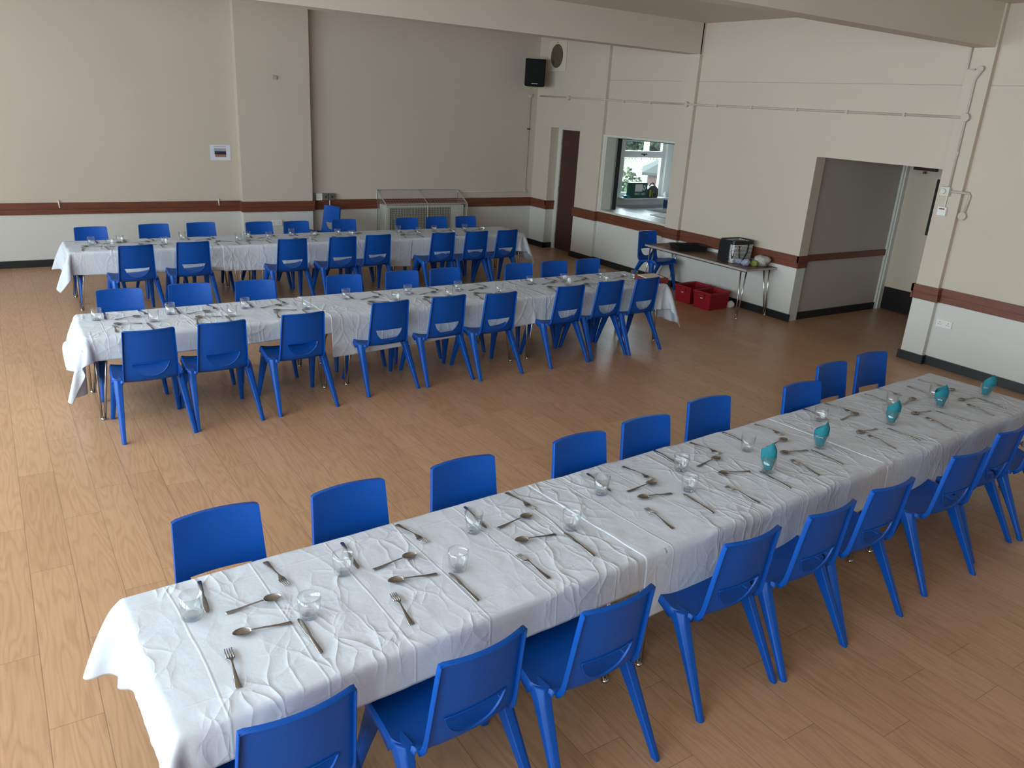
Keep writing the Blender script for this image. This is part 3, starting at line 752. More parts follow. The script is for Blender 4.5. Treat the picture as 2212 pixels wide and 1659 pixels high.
# ------------------------------------------------------------------ the blue chair
def chair_proto():
    root = thing('plastic_chair', 'x', 'chair')
    # side profile from the top of the back round to the front lip of the seat: (y, z)
    prof = [(-.178, .792), (-.168, .72), (-.158, .64), (-.148, .56), (-.140, .50), (-.133, .455), (-.122, .422), (-.100, .400), (-.070, .392),
            (-.02, .397), (.05, .409), (.12, .420), (.19, .428), (.235, .424), (.256, .405)]
    P = [Vector((0, a, b)) for a, b in prof]
    L = [0]
    for i in range(1, len(P)): L.append(L[-1]+(P[i]-P[i-1]).length)
    def at(t):
        t = min(max(t, 0), L[-1])
        for i in range(1, len(L)):
            if t <= L[i] or i == len(L)-1:
                f = (t-L[i-1])/(L[i]-L[i-1])
                p0 = P[max(i-2, 0)]; p1 = P[i-1]; p2 = P[i]; p3 = P[min(i+1, len(P)-1)]
                q = .5*((2*p1)+(p2-p0)*f+(2*p0-5*p1+4*p2-p3)*f*f+(3*p1-p0-3*p2+p3)*f**3)
                return q
    TB = L[7]      # back / seat boundary
    def hw(t):
        z = at(t)
        if t < TB: return .168+.018*(t/TB)
        y = z.y
        pts = [(-.100, .186), (-.075, .189), (-.045, .222), (-.02, .234), (.12, .226), (.20, .216), (.24, .204), (.26, .180)]
        for (a, b), (c, d_) in zip(pts, pts[1:]):
            if y <= c: return b+(d_-b)*max(0, (y-a)/(c-a))
        return pts[-1][1]
    def pt(u, t):   # u in -1..1
        q = at(t); h_ = hw(t)
        if t <= TB:
            k = (1-min(1, t/TB)*.35)
            dy = -.030*(1-u*u)*k
            dz = 0
            if t < .02: dz = -.004*max(0, abs(u)-.93)/.07
            return Vector((u*h_, q.y+dy, q.z+dz))
        s_ = min(1, (t-TB)/.14)
        dy = -.030*(1-u*u)*.65*(1-s_)
        dz = (.010+.010*s_)*abs(u)**4*max(0, min(1, (L[-1]-t)/.08)) - .008*(1-u*u)*s_
        return Vector((u*h_, q.y+dy, q.z+dz))
    # --- backrest with the smile-shaped slot
    tm = L[4]-.048; xh = .70
    us = sorted(set([round(v, 4) for v in np.linspace(-1, 1, 27)] + [-xh, xh]))
    def e0(u): return tm - .006*(1-(u/xh)**2)*0 if abs(u) < xh else tm
    def e1(u):
        if abs(u) >= xh: return tm
        a = abs(u)/xh
        return tm + .107*(1-a**2.3)**.70
    mb = MB()
    def patch(t0f, t1f, rows, side=True, top=False, flange=.021):
        cols = [us[0]] + us + [us[-1]]
        grid = []
        for i in range(rows+1):
            r_ = []
            for j, u in enumerate(cols):
                t = t0f(u)+(t1f(u)-t0f(u))*i/rows
                p_ = pt(u, t)
                if j in (0, len(cols)-1):
                    p_ = p_ + Vector((0, -flange if t < TB*.9 else -flange*.7, -.0 if t < TB*.85 else -flange*.6))
                r_.append(p_)
            grid.append(r_)
        if top: grid.insert(0, [p_+Vector((0, -flange if 0 < j_ < len(cols)-1 else 0, -.001)) for j_, p_ in enumerate(grid[0])])
        n_ = len(cols)
        vs = [p_ for r_ in grid for p_ in r_]
        fs = [(i*n_+j, i*n_+j+1, (i+1)*n_+j+1, (i+1)*n_+j) for i in range(len(grid)-1) for j in range(n_-1)]
        fs2 = []
        for f in fs:
            q = [vs[k] for k in f]
            if (q[0]-q[3]).length < 1e-6 and (q[1]-q[2]).length < 1e-6: continue
            fs2.append(f)
        mb.add(vs, fs2)
    patch(lambda u: 0, e0, 16, top=True)
    patch(e1, lambda u: TB, 6)
    # thin lip round the slot
    loopu = [u for u in us if abs(u) <= xh+1e-6]
    lo = [pt(u, e0(u)) for u in loopu] + [pt(u, e1(u)) for u in reversed(loopu[1:-1])]
    mb.loft([lo, [p_+Vector((0, -.007, 0)) for p_ in lo]], cap=False)
    o = obj('backrest', mb, 'blue_plastic', root, smooth=True)
    sd_ = o.modifiers.new('s', 'SOLIDIFY'); sd_.thickness = .0042; sd_.offset = 0
    smooth_angle(o, 50); bake(o)
    # --- seat
    mb = MB(); rows = 22; T0, T1 = TB, L[-1]
    cols = [us[0]]*2 + us + [us[-1]]*2; grid = []
    for i in range(rows+1):
        t = T0+(T1-T0)*i/rows; r_ = []
        y = at(t).y
        # apron hanging from the seat side, arched between the legs
        ap = .042 if y > -.03 else .016
        if -.03 < y < .22:
            f = (y+.03)/.25; ap = .050-.022*math.sin(PI*f)
        for j, u in enumerate(cols):
            p_ = pt(u, t)
            if j in (1, len(cols)-2): p_ = p_+Vector((.006*(1 if u > 0 else -1), 0, -.010))
            if j in (0, len(cols)-1): p_ = p_+Vector((.010*(1 if u > 0 else -1), 0, -ap))
            r_.append(p_)
        grid.append(r_)
    n_ = len(cols)
    lastr = grid[-1]; grid.append([p_+Vector((0, .004, -.020)) for p_ in lastr])
    mb.add([p_ for r_ in grid for p_ in r_], [(i*n_+j, i*n_+j+1, (i+1)*n_+j+1, (i+1)*n_+j) for i in range(len(grid)-1) for j in range(n_-1)])
    o = obj('seat', mb, 'blue_plastic', root, smooth=True)
    sd_ = o.modifiers.new('s', 'SOLIDIFY'); sd_.thickness = .0045; sd_.offset = 0
    smooth_angle(o, 55); bake(o)
    # --- legs: ribbed tapering posts that flare into the seat corners
    def leg(sx, top, foot):
        mb = MB(); rings = []
        K = 12
        for i in range(K+1):
            f = i/K
            x_ = top[0] + (foot[0]-top[0])*f
            y_ = top[1] + (foot[1]-top[1])*f
            z_ = top[2]*(1-f)
            wy = .032 + .050*(1-f)**1.6 + (.050*(1-f/.16)**2 if f < .16 else 0)
            wx = .028 + .026*(1-f)
            cx_ = sx*x_ - sx*(.010*(1-f)); sgn = 1 if foot[1] > top[1] else -1
            yc = y_ - sgn*(wy-.032)*.35
            # section with an outer raised rib
            sec = [(-.5, -.5), (-.5, .5), (.15, .5), (.5, .28), (.5, -.28), (.15, -.5)]
            rings.append([(cx_+sx*a*wx, yc+b*wy, z_) for a, b in sec])
        mb.loft(rings)
        mb.v = [v for v in mb.v]
        o = obj('leg', mb, 'blue_plastic', root, smooth=True)
        b_ = o.modifiers.new('b', 'BEVEL'); b_.width = .004; b_.segments = 2; b_.limit_method = 'ANGLE'; b_.angle_limit = R(25)
        smooth_angle(o, 40); bake(o)
    for sx in (-1, 1):
        leg(sx, (.219, -.045, .408), (.240, -.262, 0))
        leg(sx, (.210, .165, .408), (.236, .258, 0))
    return root
CH = chair_proto()
first_chair = [True]
def chair(x, y, rz, label, group):
    if first_chair[0]:
        first_chair[0] = False
        CH.location = (x, y, 0); CH.rotation_euler = (0, 0, rz); CH['label'] = label; CH['group'] = group
        return CH
    return dup(CH, (x, y, 0), rz, label, group)
def chair_line(pts, far, rowname):
    """pts: (x of back, y of the back's top edge, turn in degrees)"""
    for k, (x_, y_, a) in enumerate(pts):
        rz = R(a) + (PI if far else 0)
        ox, oy = -math.sin(rz)*-.178, math.cos(rz)*-.178   # world offset of back top from origin
        chair(x_-ox, y_-oy, rz, f"blue plastic chair {ORD[k]} from the left on the {'far' if far else 'near'} side of the {rowname} table row",
              f'blue chairs at the {rowname} table row')
A3 = [(.594, 2.938, 2), (1.145, 2.91, 3), (1.723, 2.919, 0), (2.419, 2.915, 1), (2.919, 2.955, -1), (3.502, 3.035, -2), (4.308, 2.978, -3), (4.893, 3.179, 2), (5.442, 3.224, -2)]
B3 = [(.53, 1.752, 3), (1.121, 1.738, 6), (1.67, 1.727, 3), (2.457, 1.806, 1), (2.98, 1.803, 2), (3.476, 1.822, 0), (4.252, 1.857, -2), (4.844, 1.93, 2), (5.40, 1.95, 8)]
A2 = [(.788, 6.99, -2), (1.34, 7.02, -3), (1.886, 6.99, -4), (2.713, 6.97, -2), (3.319, 6.98, -3), (3.798, 6.98, 2), (4.7, 6.98, -1), (5.176, 6.98, 1), (5.654, 6.98, 2)]
B2 = [(.800, 5.735, 1), (1.30, 5.762, 2), (1.918, 5.80, 3), (2.708, 5.92, 3), (3.274, 5.935, 3), (3.79, 5.89, 3), (4.61, 5.925, 3), (5.15, 5.97, 3), (5.644, 5.97, 5)]
A1 = [(.93, 10.25, 3), (1.62, 10.34, 4), (2.17, 10.37, 2), (2.87, 10.30, 2), (3.35, 10.28, 3), (4.03, 10.33, 1), (4.96, 10.30, 1), (5.45, 10.33, 1), (5.94, 10.32, 1)]
B1 = [(1.215, 9.00, 6), (1.80, 9.08, 2), (2.885, 9.02, 1), (3.505, 9.03, 2), (3.985, 9.08, 4), (4.882, 9.05, 2), (5.391, 9.06, 2), (5.89, 9.08, 6)]
chair_line(A3, True, 'nearest'); chair_line(B3, False, 'nearest')
chair_line(A2, True, 'middle'); chair_line(B2, False, 'middle')
chair_line(A1, True, 'furthest'); chair_line(B1, False, 'furthest')
chair(4.19, 11.58, R(112), 'spare blue plastic chair turned sideways against the back wall by the pier', 'spare blue chairs by the walls')
chair(7.985, 8.365, PI+R(2), 'spare blue plastic chair at end of the bare table by serving hatch', 'spare blue chairs by the walls')

# ------------------------------------------------------------------ folding tables
TH = .645
def table_proto(name='folding_table', wdt=.66, ln=1.82):
    t = thing(name, 'x', 'table')
    mb = MB(); mb.box(-ln/2, ln/2, -wdt/2, wdt/2, TH-.018, TH); obj('tabletop', mb, 'table_laminate', t, bevel=.004)
    mb = MB(); e = .004
    mb.box(-ln/2-e, ln/2+e, -wdt/2-e, -wdt/2, TH-.026, TH-.002); mb.box(-ln/2-e, ln/2+e, wdt/2, wdt/2+e, TH-.026, TH-.002)
    mb.box(-ln/2-e, -ln/2, -wdt/2, wdt/2, TH-.026, TH-.002); mb.box(ln/2, ln/2+e, -wdt/2, wdt/2, TH-.026, TH-.002)
    obj('edge_trim', mb, 'table_edge', t)
    mb = MB()
    for s_ in (-1, 1): mb.box(-ln/2+.06, ln/2-.06, s_*(wdt/2-.06)-.012, s_*(wdt/2-.06)+.012, TH-.05, TH-.018)
    obj('side_rail', mb, 'chrome', t)
    for sx in (-1, 1):
        for sy in (-1, 1):
            mb = MB(); fx, fy = sx*(ln/2-.05), sy*(wdt/2-.01)
            mb.tube([(fx-sx*.085, fy-sy*.055, TH-.03), (fx-sx*.012, fy-.0, 0.012)], .0095, 8)
            mb.tube([(fx+sx*.005, fy-sy*.055, TH-.03), (fx+sx*.010, fy-.0, 0.012)], .0095, 8)
            mb.cyl((fx, fy, .007), .018, .014, 'z', 10)
            obj('leg', mb, 'chrome', t, smooth=True)
    return t
rows = {  # name: (origin left end centre, angle, length, half width)
    'nearest': ((.215, 2.338), math.atan(.0497), 5.72, .392),
    'middle': ((.425, 6.498), 0.003, 5.70, .365),
    'furthest': ((.62, 9.865), -0.002, 5.86, .355)}
TP = table_proto(); used = False
for rn, (o_, an, Lr, hb) in rows.items():
    gap = (Lr-.04-3*1.82)/2
    for k in range(3):
        s_ = .02+.91+k*(1.82+gap)
        px, py = o_[0]+math.cos(an)*s_, o_[1]+math.sin(an)*s_
        lb = f"folding table with thin steel legs, {('left', 'middle', 'right')[k]} one of the {rn} row under white cloths"
        if not used: TP.location = (px, py, 0); TP.rotation_euler = (0, 0, an); TP['label'] = lb; TP['group'] = 'cloth covered folding tables'; used = True
        else: dup(TP, (px, py, 0), an, lb, 'cloth covered folding tables')
tb = table_proto('side_table', .56, 1.86)
tb.location = (8.055, 7.42, 0); tb.rotation_euler = (0, 0, PI/2)
tag(tb, 'bare brown folding table with chrome legs standing against the right wall', 'table')

# ------------------------------------------------------------------ table cloths: draped by a small particle solver
def drape(u0, u1, v0, v1, Lr, hb, rot=0.0, piv=(0, 0), z0=0.0, seed=1, step=.022, iters=110):
    def axis(a, b, marks):
        ks = [a]+[m for m in marks if a+.03 < m < b-.03]+[b]; out = [a]
        for p_, q_ in zip(ks, ks[1:]):
            n_ = max(1, int(round((q_-p_)/step))); out += [p_+(q_-p_)*k/n_ for k in range(1, n_+1)]
        return np.array(out)
    ua = axis(u0, u1, [0, Lr]); va = axis(v0, v1, [-hb, hb])
    nu, nv = len(ua), len(va)
    U, V = np.meshgrid(ua, va, indexing='ij')
    c, s_ = math.cos(rot), math.sin(rot)
    X = piv[0]+c*(U-piv[0])-s_*(V-piv[1]); Y = piv[1]+s_*(U-piv[0])+c*(V-piv[1])
    rs = np.random.default_rng(seed)
    top = TH+.003+z0
    ox = np.maximum(0, X-Lr)-np.maximum(0, -X); oy = np.maximum(0, Y-hb)-np.maximum(0, -Y-hb)
    r_ = np.hypot(ox, oy)
    pin = r_ <= .002
    nx = np.where(r_ > 0, ox/np.maximum(r_, 1e-9), 0); ny = np.where(r_ > 0, oy/np.maximum(r_, 1e-9), 0)
    lat = .10+.30*(4*np.abs(nx*ny)*.5)
    # gentle noise over the top surface
    def smooth_noise(k, amp):
        g = rs.normal(size=(nu, nv))
        for _ in range(k):
            g = (g+np.roll(g, 1, 0)+np.roll(g, -1, 0)+np.roll(g, 1, 1)+np.roll(g, -1, 1))/5
        return g/g.std()*amp
    wr = np.abs(smooth_noise(6, .0011))+np.abs(smooth_noise(2, .0005))
    P = np.stack([np.clip(X, 0, Lr)+nx*r_*lat, np.clip(Y, -hb, hb)+ny*r_*lat, np.where(pin, top+wr, top-r_*.95)], -1)
    P[..., :2] += (smooth_noise(5, .006)[..., None])*np.where(pin, 0, 1)[..., None]
    rest = P.copy(); Q = P.copy()
    wgt = np.where(pin, 0.0, 1.0)
    def con(a, b, l, k=1.0):
        pa, pb = P[a], P[b]; d_ = pb-pa; ln = np.sqrt((d_*d_).sum(-1))+1e-9
        wa, wb = wgt[a], wgt[b]; ws = wa+wb; ws = np.where(ws == 0, 1, ws)
        cc = (k*(ln-l)/ln/ws)[..., None]*d_
        P[a] += cc*wa[..., None]; P[b] -= cc*wb[..., None]
    S = np.s_
    sets = []
    for p_ in (0, 1):
        nA = (nu-1-p_+1)//2; sets.append((S[p_:p_+2*nA-0:2, :][:1], 0))
    def pairs(di, dj, l, k):
        out = []
        # split into independent sets by parity along the stepping axis
        for par in (0, 1):
            if di:
                ia = np.arange(nu-di); ia = ia[(ia//di) % 2 == par]
                ja = np.arange(nv-abs(dj)) + (0 if dj >= 0 else -dj)
            else:
                ja = np.arange(nv-dj); ja = ja[(ja//dj) % 2 == par]; ia = np.arange(nu)
            if len(ia) == 0 or len(ja) == 0: continue
            I, J = np.meshgrid(ia, ja, indexing='ij')
            l_ = np.hypot(U[I+di, J+dj]-U[I, J], V[I+di, J+dj]-V[I, J])
            out.append(((I, J), (I+di, J+dj), l_, k))
        return out
    CS = pairs(1, 0, 0, 1)+pairs(0, 1, 0, 1)+pairs(1, 1, 0, .5)+pairs(1, -1, 0, .5)+pairs(2, 0, 0, .04)+pairs(0, 2, 0, .04)
    g = -9.8*(1/60.)**2*.5
    for it in range(iters):
        vel = (P-Q)*.94
        Q = P.copy()
        P += vel*wgt[..., None]; P[..., 2] += g*wgt
        for _ in range(7):
            for a, b, l, k in CS: con(a, b, l, k)
        # keep out of the table block
        ins = (P[..., 0] > -.004) & (P[..., 0] < Lr+.004) & (np.abs(P[..., 1]) < hb+.004) & (P[..., 2] < top-.001) & (wgt > 0)
        if ins.any():
            dl = P[..., 0]+.005; dr_ = Lr+.005-P[..., 0]; dn = P[..., 1]+hb+.005; df = hb+.005-P[..., 1]
            dm = np.minimum(np.minimum(dl, dr_), np.minimum(dn, df))
            dm2 = np.where(top-P[..., 2] < dm, 9, dm)
            up = ins & (dm2 == 9)
            P[..., 2] = np.where(up, top+.0, P[..., 2])
            P[..., 0] = np.where(ins & ~up & (dm == dl), -.005, P[..., 0]); P[..., 0] = np.where(ins & ~up & (dm == dr_), Lr+.005, P[..., 0])
            P[..., 1] = np.where(ins & ~up & (dm == dn), -hb-.005, P[..., 1]); P[..., 1] = np.where(ins & ~up & (dm == df), hb+.005, P[..., 1])
        P[..., 2] = np.maximum(P[..., 2], .02)
    # starched corners stand away from the table
    kf = np.sqrt(np.abs(ox*oy)); P[..., 0] += np.sign(ox)*kf*.38; P[..., 1] += np.sign(oy)*kf*.22; P[..., 2] += kf*.10
    # layers on top of each other hang a little further out
    fr_ = np.clip((TH-P[..., 2])/.03, 0, 1)*z0*1.6
    P[..., 0] += np.where(P[..., 0] < 0, -fr_, np.where(P[..., 0] > Lr, fr_, 0))
    P[..., 1] += np.where(P[..., 1] < -hb+.01, -fr_, np.where(P[..., 1] > hb-.01, fr_, 0))
    return P, U, V, nu, nv
def cloth(rn, spec, label):
    (o_, an, Lr, hb) = rows[rn]
    u0, u1, near, far, rot, piv, z0, seed = spec
    P, U, V, nu, nv = drape(u0, u1, -hb-near, hb+far, Lr, hb, rot, piv, z0, seed)
    me = bpy.data.meshes.new('tablecloth')
    idx = np.arange(nu*nv).reshape(nu, nv)
    f = np.stack([idx[:-1, :-1], idx[1:, :-1], idx[1:, 1:], idx[:-1, 1:]], -1).reshape(-1, 4)
    me.from_pydata(P.reshape(-1, 3).tolist(), [], f.tolist())
    uvl = me.uv_layers.new(name='UVMap')
    uu, vv = U.reshape(-1), V.reshape(-1)
    li = np.empty(len(me.loops), dtype=np.int64); me.loops.foreach_get('vertex_index', li)
    uvl.data.foreach_set('uv', np.stack([uu[li], vv[li]], -1).astype(np.float32).reshape(-1))
    me.polygons.foreach_set('use_smooth', [True]*len(me.polygons))
    me.materials.append(MATS['white_cloth'])
    o = bpy.data.objects.new('tablecloth', me); COL.objects.link(o)
    sm = o.modifiers.new('sub', 'SUBSURF'); sm.levels = 1; sm.render_levels = 1
    so = o.modifiers.new('sol', 'SOLIDIFY'); so.thickness = .0009; so.offset = 1
    o.location = (o_[0], o_[1], 0); o.rotation_euler = (0, 0, an)
    tag(o, label, 'tablecloth', 'white cloths along the table rows')
    return o
CL = {
 'nearest': [(-.30, 2.00, .15, .15, 0, (0, 0), 0.0, 3), (1.85, 3.95, .30, .12, R(2.8), (1.9, 0), .0014, 4), (3.72, 6.02, .30, .14, R(2.6), (3.8, 0), .0026, 5)],
 'middle': [(-.40, 2.05, .17, .16, R(.8), (0, 0), 0.0, 6), (1.82, 4.05, .30, .12, R(2.5), (2.9, 0), .0026, 7), (3.85, 6.08, .26, .14, 0, (0, 0), 0.0012, 8)],
 'furthest': [(-.30, 1.95, .23, .16, R(-1.5), (0, 0), 0.0, 9), (1.60, 4.05, .31, .12, R(-1.5), (2.8, 0), .0030, 10), (3.85, 6.18, .24, .14, R(1), (5, 0), 0.0012, 11)]}
for rn in CL:
    for k, sp__ in enumerate(CL[rn]):
        cloth(rn, sp__, f"creased white tablecloth, {('left', 'middle', 'right')[k]} of the three over the {rn} table row")
ZT = TH+.0075

# ------------------------------------------------------------------ cutlery
def section(w_, t_, z_, x_, n=6):   # flat rounded strip section across y
    return [(x_, math.cos(k*2*PI/8)*w_/2, z_+math.sin(k*2*PI/8)*t_/2) for k in range(8)]
def strip(mb, pts):
    mb.loft([section(w_, t_, z_, x_) for x_, w_, z_, t_ in pts])
def fork_mesh():
    mb = MB()
    strip(mb, [(-.100, .018, .002, .002), (-.096, .023, .002, .0026), (-.06, .017, .003, .003), (-.01, .009, .008, .0034), (.022, .008, .011, .0034), (.034, .014, .010, .003), (.044, .026, .007, .0024), (.056, .028, .005, .002)])
    for k in range(4):
        y = -.0114+k*.0076
        mb.tube([(.050, y, .006), (.075, y, .0035), (.100, y*.95, .006)], [.0028, .0024, .0014], 6)
    return mb
def spoon_mesh():
    mb = MB()
    strip(mb, [(-.098, .016, .002, .002), (-.094, .020, .002, .0026), (-.06, .015, .003, .003), (-.01, .009, .008, .0034), (.030, .008, .010, .0034), (.042, .011, .009, .0026)])
    n = 16; rings = []
    for r_, z_ in ((1.0, .0105), (.98, .0090), (.8, .0045), (.45, .0022), (.05, .0018)):
        rings.append([(.068+math.cos(k*2*PI/n)*.032*r_, math.sin(k*2*PI/n)*(.0222-.003*math.cos(k*2*PI/n))*r_, z_) for k in range(n)])
    inner = [[(a, b, c+.0013) for a, b, c in r_] for r_ in rings[::-1]]
    mb.loft(rings, cap=False); mb.loft(inner, cap=False)
    mb.loft([rings[0], inner[-1]], cap=False)
    return mb
def knife_mesh():
    mb = MB()
    strip(mb, [(-.106, .012, .003, .003), (-.102, .017, .0035, .005), (-.06, .015, .004, .006), (-.015, .011, .004, .006), (.0, .012, .004, .004), (.012, .017, .0035, .0022), (.06, .020, .003, .0018), (.090, .019, .003, .0015), (.102, .012, .003, .0012), (.107, .004, .003, .001)])
    return mb
CUT = {'fork': obj('fork', fork_mesh(), 'steel', smooth=True), 'spoon': obj('spoon', spoon_mesh(), 'steel', smooth=True), 'knife': obj('knife', knife_mesh(), 'steel', smooth=True)}
cut_used = {}
def put(kind, x, y, ang, rn, side, k):
    src = CUT[kind]
    if kind in cut_used: o = src.copy(); COL.objects.link(o)
    else: o = src; cut_used[kind] = 1
    (o_, an, Lr, hb) = rows[rn]
    o.location = (x, y, ZT+.001 if kind != 'fork' else ZT+.001); o.rotation_euler = (0, 0, R(ang))
    tag(o, f"steel {kind} at the {ORD[k]} setting from left, {side} side of {rn} table row", kind, f'{kind}s on the {rn} table row')
# glasses
def tumbler(kind):
    t = thing('glass_tumbler', 'x', 'glass')
    n = 32 if kind != 'fluted' else 40
    if kind == 'straight': pr = [(0, 0), (.034, 0), (.037, .004), (.0385, .09), (.0365, .09), (.035, .016), (.030, .012), (0, .011)]
    elif kind == 'taper': pr = [(0, 0), (.028, 0), (.031, .004), (.041, .095), (.039, .095), (.030, .020), (.024, .014), (0, .013)]
    elif kind == 'short': pr = [(0, 0), (.031, 0), (.034, .004), (.036, .035), (.040, .045), (.041, .083), (.039, .083), (.0375, .046), (.032, .016), (0, .014)]
    else: pr = [(0, 0), (.029, 0), (.032, .004), (.040, .066), (.041, .086), (.039, .086), (.038, .066), (.029, .018), (0, .015)]
    mb = MB()
    if kind == 'fluted':
        rings = []
        for i, (r_, z_) in enumerate(pr):
            amp = .0016 if .003 < z_ < .07 and i < 4 else 0
            rings.append([((r_+amp*(1 if k % 4 < 2 else -1))*math.cos(k*2*PI/n), (r_+amp*(1 if k % 4 < 2 else -1))*math.sin(k*2*PI/n), z_) for k in range(n)])
        mb.loft(rings, cap=False)
    else: mb.lathe(pr, n)
    bowl = obj('bowl', mb, 'tumbler_glass', t, smooth=True)
    r_, z_ = pr[[i for i, q in enumerate(pr) if q[1] == max(a[1] for a in pr)][0]]
    mb = MB(); pts = [((r_-.001)*math.cos(k*2*PI/24), (r_-.001)*math.sin(k*2*PI/24), z_) for k in range(24)]
    rings = [[((r_-.001+.0011*math.cos(q))*math.cos(k*2*PI/32), (r_-.001+.0011*math.cos(q))*math.sin(k*2*PI/32), z_+.0011*math.sin(q)) for k in range(32)] for q in [j*PI/3 for j in range(7)]]
    mb.loft(rings, cap=False); obj('rim', mb, 'tumbler_glass', bowl, smooth=True)
    mb = MB(); mb.lathe([(.0, .004), (.024, .004), (.027, .008), (.024, .011), (0, .0105)], 24); obj('thick_base', mb, 'tumbler_glass', t, smooth=True)
    return t
GL = {k: tumbler(k) for k in ('straight', 'taper', 'short', 'fluted')}
g_used = set()
def glass(kind, x, y, rn, side, k, extra='clear'):
    src = GL[kind]; lb = f"{extra} glass tumbler {ORD[k]} from the left on {side} side of {rn} table row"
    if kind in g_used: return dup(src, (x, y, ZT), random.random()*3, lb, f'glasses on the {rn} table row')
    g_used.add(kind); src.location = (x, y, ZT); tag(src, lb, 'glass', f'glasses on the {rn} table row'); return src
# nearest row, measured setting by setting: (setting x, glass, knife, spoon, fork) as (dx, y[, angle])
F3 = [(.594, (-.196, 2.495, 'straight'), (-.138, 2.593, -95), (.006, 2.46, 2), (.135, 2.618, -83)),
      (1.145, (-.189, 2.506, 'fluted'), (-.121, 2.61, -94), (.018, 2.481, 6), (.172, 2.651, -77)),
      (1.723, (-.159, 2.549, 'taper'), (-.092, 2.648, -93), (.047, 2.535, 8), (.174, 2.689, -83)),
      (2.419, (-.125, 2.576, 'taper'), (-.06, 2.673, -95), (.102, 2.535, 3), (.190, 2.665, -80)),
      (2.919, (-.073, 2.597, 'fluted'), (-.031, 2.738, -89), (.136, 2.597, 8), (.255, 2.738, -78)),
      (3.502, (-.124, 2.616, 'taper'), (-.049, 2.755, -86), (.118, 2.606, 8), (.243, 2.768, -85)),
      (4.308, (-.128, 2.73, 'short'), (-.064, 2.812, -93), (.108, 2.684, 6), (.187, 2.817, -84)),
      (4.893, (-.009, 2.693, 'taper'), (.035, 2.809, -85), (.181, 2.683, 11), (.238, 2.872, -90)),
      (5.442, (-.105, 2.657, 'straight'), (-.056, 2.781, -92), (.112, 2.678, 8), (.194, 2.846, -87))]
N3 = [(.53, (.224, 2.31, 'short'), (.186, 2.201, 92), (.059, 2.31, 174), (-.079, 2.16, 85)),
      (1.121, (.242, 2.325, 'fluted'), (.201, 2.207, 92), (.056, 2.346, 171), (-.064, 2.19, 85)),
      (1.67, (.291, 2.374, 'fluted'), (.241, 2.248, 90), (.103, 2.374, 173), (-.031, 2.197, 95)),
      (2.457, (.26, 2.408, 'fluted'), (.2, 2.282, 87), (.06, 2.433, 171), (-.076, 2.258, 85)),
      (2.98, (.289, 2.377, 'straight'), (.237, 2.286, 87), (.104, 2.441, 167), (-.054, 2.247, 96)),
      (3.476, (.334, 2.457, 'fluted'), (.25, 2.346, 89), (.134, 2.476, 170), (.018, 2.311, 84)),
      (4.252, (.314, 2.492, 'taper'), (.223, 2.349, 91), (.052, 2.481, 178), (-.021, 2.336, 81)),
      (4.844, (.342, 2.528, 'short'), (.252, 2.39, 98), (.109, 2.519, 177), (.027, 2.352, 78)),
      (5.42, (.315, 2.512, 'fluted'), (.209, 2.41, 82), (.116, 2.532, 178), (-.016, 2.369, 78))]
def set_row(data, rn, side):
    for k, (cx_, g, kn, sp2, fo) in enumerate(data):
        nap = rn == 'nearest' and side == 'near' and k >= 4
        glass(g[2], cx_+g[0], g[1], rn, side, k, 'napkin-filled' if nap else 'clear')
        put('knife', cx_+kn[0], kn[1], kn[2], rn, side, k); put('spoon', cx_+sp2[0], sp2[1], sp2[2], rn, side, k); put('fork', cx_+fo[0], fo[1], fo[2], rn, side, k)
        if nap: napkin(cx_+g[0], g[1], k)
def napkin(x_, y_, k):   # folded paper napkin rolled into a cone and stood in the glass
    mb = MB(); rs = random.Random(k*7+3); n = 28
    th0 = rs.uniform(-.9, .3); lean = rs.uniform(-.012, .012)
    def pt_(q, v):
        a = q*2*PI/n
        pk = 1-abs(((a-th0+PI) % (2*PI))-PI)/PI           # 1 at the point, 0 opposite
        top = .098+.072*pk**1.15
        z_ = .014+(top-.014)*v
        r_ = (.021+.019*min(1, v*1.9))*(1-.55*max(0, (z_-.125)/.045))
        r_ *= 1+.05*math.sin(3*a+k)
        return (math.cos(a)*r_*1.0+lean*v, math.sin(a)*r_*.72, z_)
    rings = [[pt_(q, v/9) for q in range(n)] for v in range(10)]
    mb.loft(rings, cap=False)
    # inner rolled layer standing behind the point
    rings = [[(pt_(q, v/9)[0]*.72+.004, pt_(q, v/9)[1]*.72, pt_((q+3) % n, v/9)[2]*.96) for q in range(n)] for v in range(10)]
    mb.loft(rings, cap=False)
    o = obj('paper_napkin', mb, 'teal_paper', smooth=False)
    so = o.modifiers.new('s', 'SOLIDIFY'); so.thickness = .0018
    o.location = (x_, y_, ZT+.001); o.rotation_euler = (0, 0, R(-60))
    tag(o, f"teal folded paper napkin in the {ORD[k-4]} napkin glass from the left, nearest table", 'napkin', 'teal napkins in glasses')
set_row(F3, 'nearest', 'far'); set_row(N3, 'nearest', 'near')
def template(chairs, gl, yc, side, kinds):
    out = []
    for k, ((cx_, _, _), g) in enumerate(zip(chairs, gl)):
        j = lambda a: random.uniform(-a, a)
        kind = kinds[k % len(kinds)]
        if side == 'far': out.append((g[0]+.21, (-.21, g[1], kind), (-.145, yc+.20+j(.01), -92+j(4)), (.0+j(.01), yc+.075+j(.01), 9+j(4)), (.135, yc+.21+j(.01), -82+j(4))))
        else: out.append((g[0]-.22, (.22, g[1], kind), (.17, yc-.215+j(.01), 90+j(4)), (.04+j(.01), yc-.09+j(.01), 170+j(5)), (-.07, yc-.205+j(.01), 86+j(4))))
    return out
G2f = [(.57, 6.623), (1.101, 6.617), (1.688, 6.598), (2.593, 6.625), (3.197, 6.599), (3.736, 6.597), (4.609, 6.621), (5.03, 6.60), (5.583, 6.642)]
